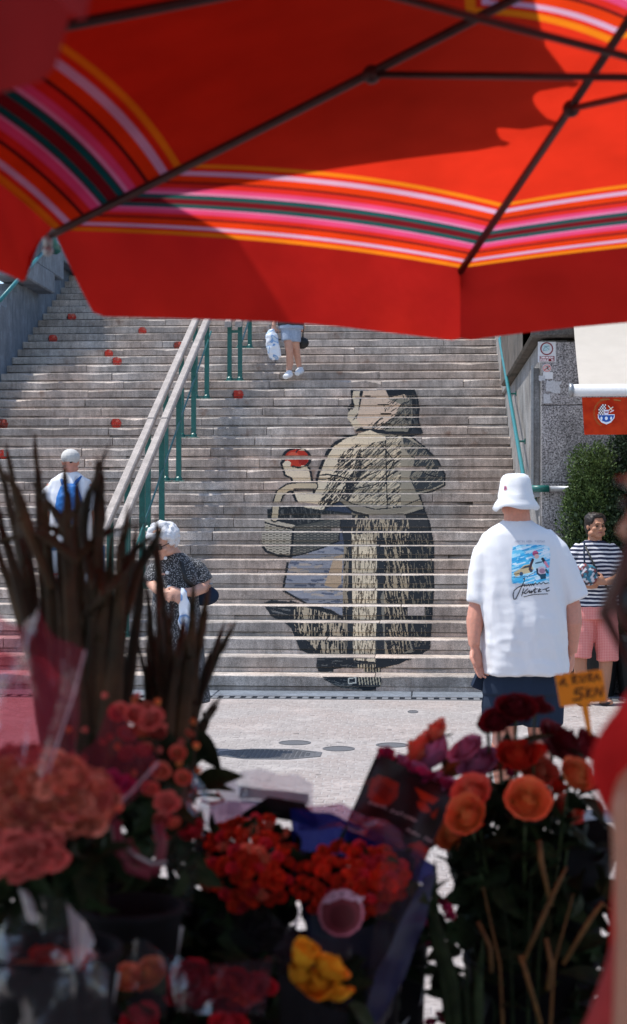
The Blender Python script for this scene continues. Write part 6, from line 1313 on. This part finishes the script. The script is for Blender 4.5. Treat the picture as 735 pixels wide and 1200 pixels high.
# dark bottoms: buckets, table
for a in ((292, 1100, 2.85, .085, 'dark bucket under the round orange-red bunch'), (412, 1120, 2.85, .085, 'dark bucket under the blue wrapped bunch'), (622, 1120, 2.98, .115, 'dark bucket holding the roses on the right'), (105, 1020, 2.78, .11, 'dark bucket holding the tall gladioli'), (196, 1050, 2.88, .07, 'dark bucket holding the shorter gladioli'), (60, 1110, 2.1, .085, 'dark bucket under the salmon carnations'), (262, 1210, 2.35, .08, 'dark bucket under the cerise roses'), (372, 1215, 2.38, .07, 'dark bucket under the yellow roses'), (470, 1090, 2.97, .045, 'dark bucket under the printed black sleeve'), (152, 1060, 2.4, .075, 'dark bucket under the dusky pink flowers')):
    bucket(*a, h=.34 if a[2] > 2.5 else .30)
sk = empty('flower_stand', Wc(-.25, 2.6, -EYE), 'dark cloth covered stand carrying the flower buckets', 'stand')
g = G(); Mx = Matrix.Translation(Wc(-.20, 2.52, -EYE)) @ Matrix.Rotation(PSI, 4, 'Z'); g.box(-.58, .30, -.28, .12, .78, .80, 0, Mx); obj('top_board', g.me(), M_bpap, sk)
for x in (-.56, .28):
    for y in (-.26, .10): g = G(); g.box(x-.02, x+.02, y-.02, y+.02, 0, .778, 0, Mx); obj('leg', g.me(), M_bpap, sk)
g = G(); Mx = Matrix.Translation(Wc(-.10, 2.86, -EYE)) @ Matrix.Rotation(PSI, 4, 'Z'); g.box(-.62, .16, -.14, .18, .56, .58, 0, Mx); obj('back_board', g.me(), M_bpap, sk)
for x in (-.60, .14):
    for y in (-.12, .16): g = G(); g.box(x-.02, x+.02, y-.02, y+.02, 0, .558, 0, Mx); obj('leg', g.me(), M_bpap, sk)
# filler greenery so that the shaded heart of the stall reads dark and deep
t = empty('leafy_greens', Wc(-.2, 2.7, -.6), 'dark filler leaves added between the bouquets in the shaded heart of the stall', 'greenery')
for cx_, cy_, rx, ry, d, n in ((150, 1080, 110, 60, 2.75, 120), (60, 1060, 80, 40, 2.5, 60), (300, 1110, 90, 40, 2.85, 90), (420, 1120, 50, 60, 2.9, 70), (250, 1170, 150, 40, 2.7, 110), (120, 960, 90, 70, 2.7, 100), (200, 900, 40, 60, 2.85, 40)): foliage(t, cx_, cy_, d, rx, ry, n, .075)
# --- the price tag
t = empty('price_tag', W(690, 870, 2.9), 'orange handwritten price tag on a stick standing among the burgundy roses', 'price tag')
M_tag = mat('orange_card', (.88, .36, .010), .5, .06, 20); D_ = 2.9
poly = [(650.5, 791), (706, 784.5), (711.5, 822), (657, 828.5)]; g = G(); g.prism([W(x, y, D_) for x, y in poly[::-1]], FWD*.002); obj('tag_card', fixn(g.me()), M_tag, t)
g = G(); g.prism([W(x, y, D_+.003) for x, y in ((694.5, 866.5), (690, 866.5), (680.5, 822), (689, 822))], FWD*.003); obj('tag_stick', fixn(g.me()), M_tag, t)
S = Ras(650, 783, 713, 830, 8); BK = (52, 34, 30)
def ink(*Q, w_=1.7, c=BK): S.stroke(list(Q), w_, c)
ink((656, 802), (661, 795), (662.5, 803)); ink((660, 796), (658, 804), w_=1.1); ink((664.5, 803), (665.2, 803.6))
ink((672, 801), (671, 793)); ink((670, 793), (675, 791.5), (676, 794), (672, 797), (677.5, 800.5)); ink((680.5, 792), (681, 798.5), (684.5, 799), (686, 791.5)); ink((688.5, 792.6), (693.5, 791), (689.5, 797.6), (694.6, 796.6)); ink((689, 789.2), (691, 790), (693.4, 788), w_=1); ink((696, 798.5), (699.5, 790), (703, 797)); ink((697, 795), (702, 794), w_=1.1)
ink((684, 806.5), (675, 807.5), (674, 813), (679.5, 811.5), (683, 815), (680, 819.5), (672, 820.5), w_=2.3); ink((688.5, 806), (687.5, 818), w_=2.1); ink((694, 807), (688, 813.5), (694.5, 817), w_=2.0); ink((697, 815.5), (699, 806), (704.5, 815.5), (706.5, 805), w_=1.9)
V = [W(650+63*i/126, 783+47*j/94, D_-.0015) for j in range(95) for i in range(127)]; XX, YY = np.meshgrid(650+63*(np.arange(126)+.5)/126, 783+47*(np.arange(94)+.5)/94); colgrid('handwriting', V, 126, 94, S.at(XX, YY), M_print, t)
# --- person in red at the right edge, close to the camera
D = 1.55; per = empty('person', (L(830, 700).x, L(830, 700).y, 0), 'person in red short-sleeved top cut by the right picture edge, dark hair falling forward', 'person')
M_redT = mat('red_jersey', (.50, .018, .018), .95, .2, 14, .004, spec=.1); cxp = 928
g = G(); hc = L(cxp-84, 590, .02); M = frame(-RIGHT*.7+FWD*.6); head(g, hc, M, 1.0); g.tube([L(cxp-30, 690, .03), L(cxp-10, 800, .03)], [.055, .065], 14)
g.rings([(L(cxp, 800, .03), .1, .08), (L(cxp, 900, .03), .16, .10), (L(cxp, 1300, .03), .14, .11), (L(cxp, 1500, .03), .16, .12), (L(cxp, 1750, .03), .16, .12)])
g.tube([L(790, 870, -.05), L(780, 960, -.16), L(778, 1100, -.18), L(774, 1260, -.20), L(768, 1420, -.24)], [.048, .046, .040, .040, .026], 16); hand(g, L(768, 1425, -.24), L(745, 1560, -.3)-L(768, 1425, -.24), RIGHT, .95, .5, 1)
g.tube([L(1040, 880), L(1050, 1100), L(1050, 1400, -.05)], [.048, .042, .028], 14); hand(g, L(1050, 1405, -.05), -UP, -RIGHT, .95, .5, -1)
for x in (830, 960): g.tube([L(x, 1700), L(x, 2150), L(x, 2580)], [.085, .058, .038], 14); foot(g, L(x, 2650), FWD, .95)
obj('body', remesh(g, .0075, 3), M_skin2, per); face(per, hc, M)
g = G(); g.rings([(L(cxp-10, 790, .02), .08, .08), (L(cxp-5, 810, .03), .125, .095), (L(cxp, 840, .03), .165, .11), (L(cxp, 930, .04), .165, .12), (L(cxp-5, 1080, .03), .165, .13), (L(cxp, 1300, .03), .165, .13), (L(cxp, 1450, .03), .19, .14)], 36)
g.tube([L(836, 850, .0), L(808, 868, -.06), L(793, 912, -.15)], [.050, .066, .072], 20, 1.0, RIGHT); g.tube([L(1010, 850, .0), L(1035, 875, .0), L(1046, 915, 0)], [.065, .07, .062], 20)
obj('top', remesh(g, .009, 5, .5, fold(.009, 11)), M_redT, per)
g = G(); g.rings([(L(cxp, 1110, .0), .16, .15), (L(cxp, 1250, 0), .195, .17), (L(cxp, 1600, 0), .22, .18), (L(cxp, 1900, 0), .25, .2)], 30); obj('apron_skirt', remesh(g, .012, 4, .5, fold(.014, 7)), mat('dull_red_cloth', (.34, .03, .03), .9, .2, 20, .002), per)
m, tt, b = NM('hair_dark_red'); b.inputs['Base Color'].default_value = (.06, .014, .010, 1); b.inputs['Roughness'].default_value = .45; M_hr = m
g = G(); g.ell(hc+M @ Vector((0, -.03, .03)), (.09, .105, .095), M)
for k in range(90):
    a = rf.uniform(-2.6, 2.6); st_ = hc+M @ Vector((.085*math.sin(a), -.02-.085*math.cos(a)*.9, rf.uniform(-.01, .09))); dx = -rf.uniform(.0, .056) if k < 60 else .03
    g.tube([st_, st_+Vector((0, 0, -.06))+RIGHT*dx*.6, st_+Vector((0, 0, -.10))+RIGHT*dx*.9+FWD*rf.uniform(-.02, .02), st_+Vector((0, 0, -.14-rf.uniform(0, .03)))+RIGHT*(dx*.25+rf.uniform(-.01, .01))], [.010, .009, .007, .002], 5)
obj('hair', g.me(True), M_hr, per)
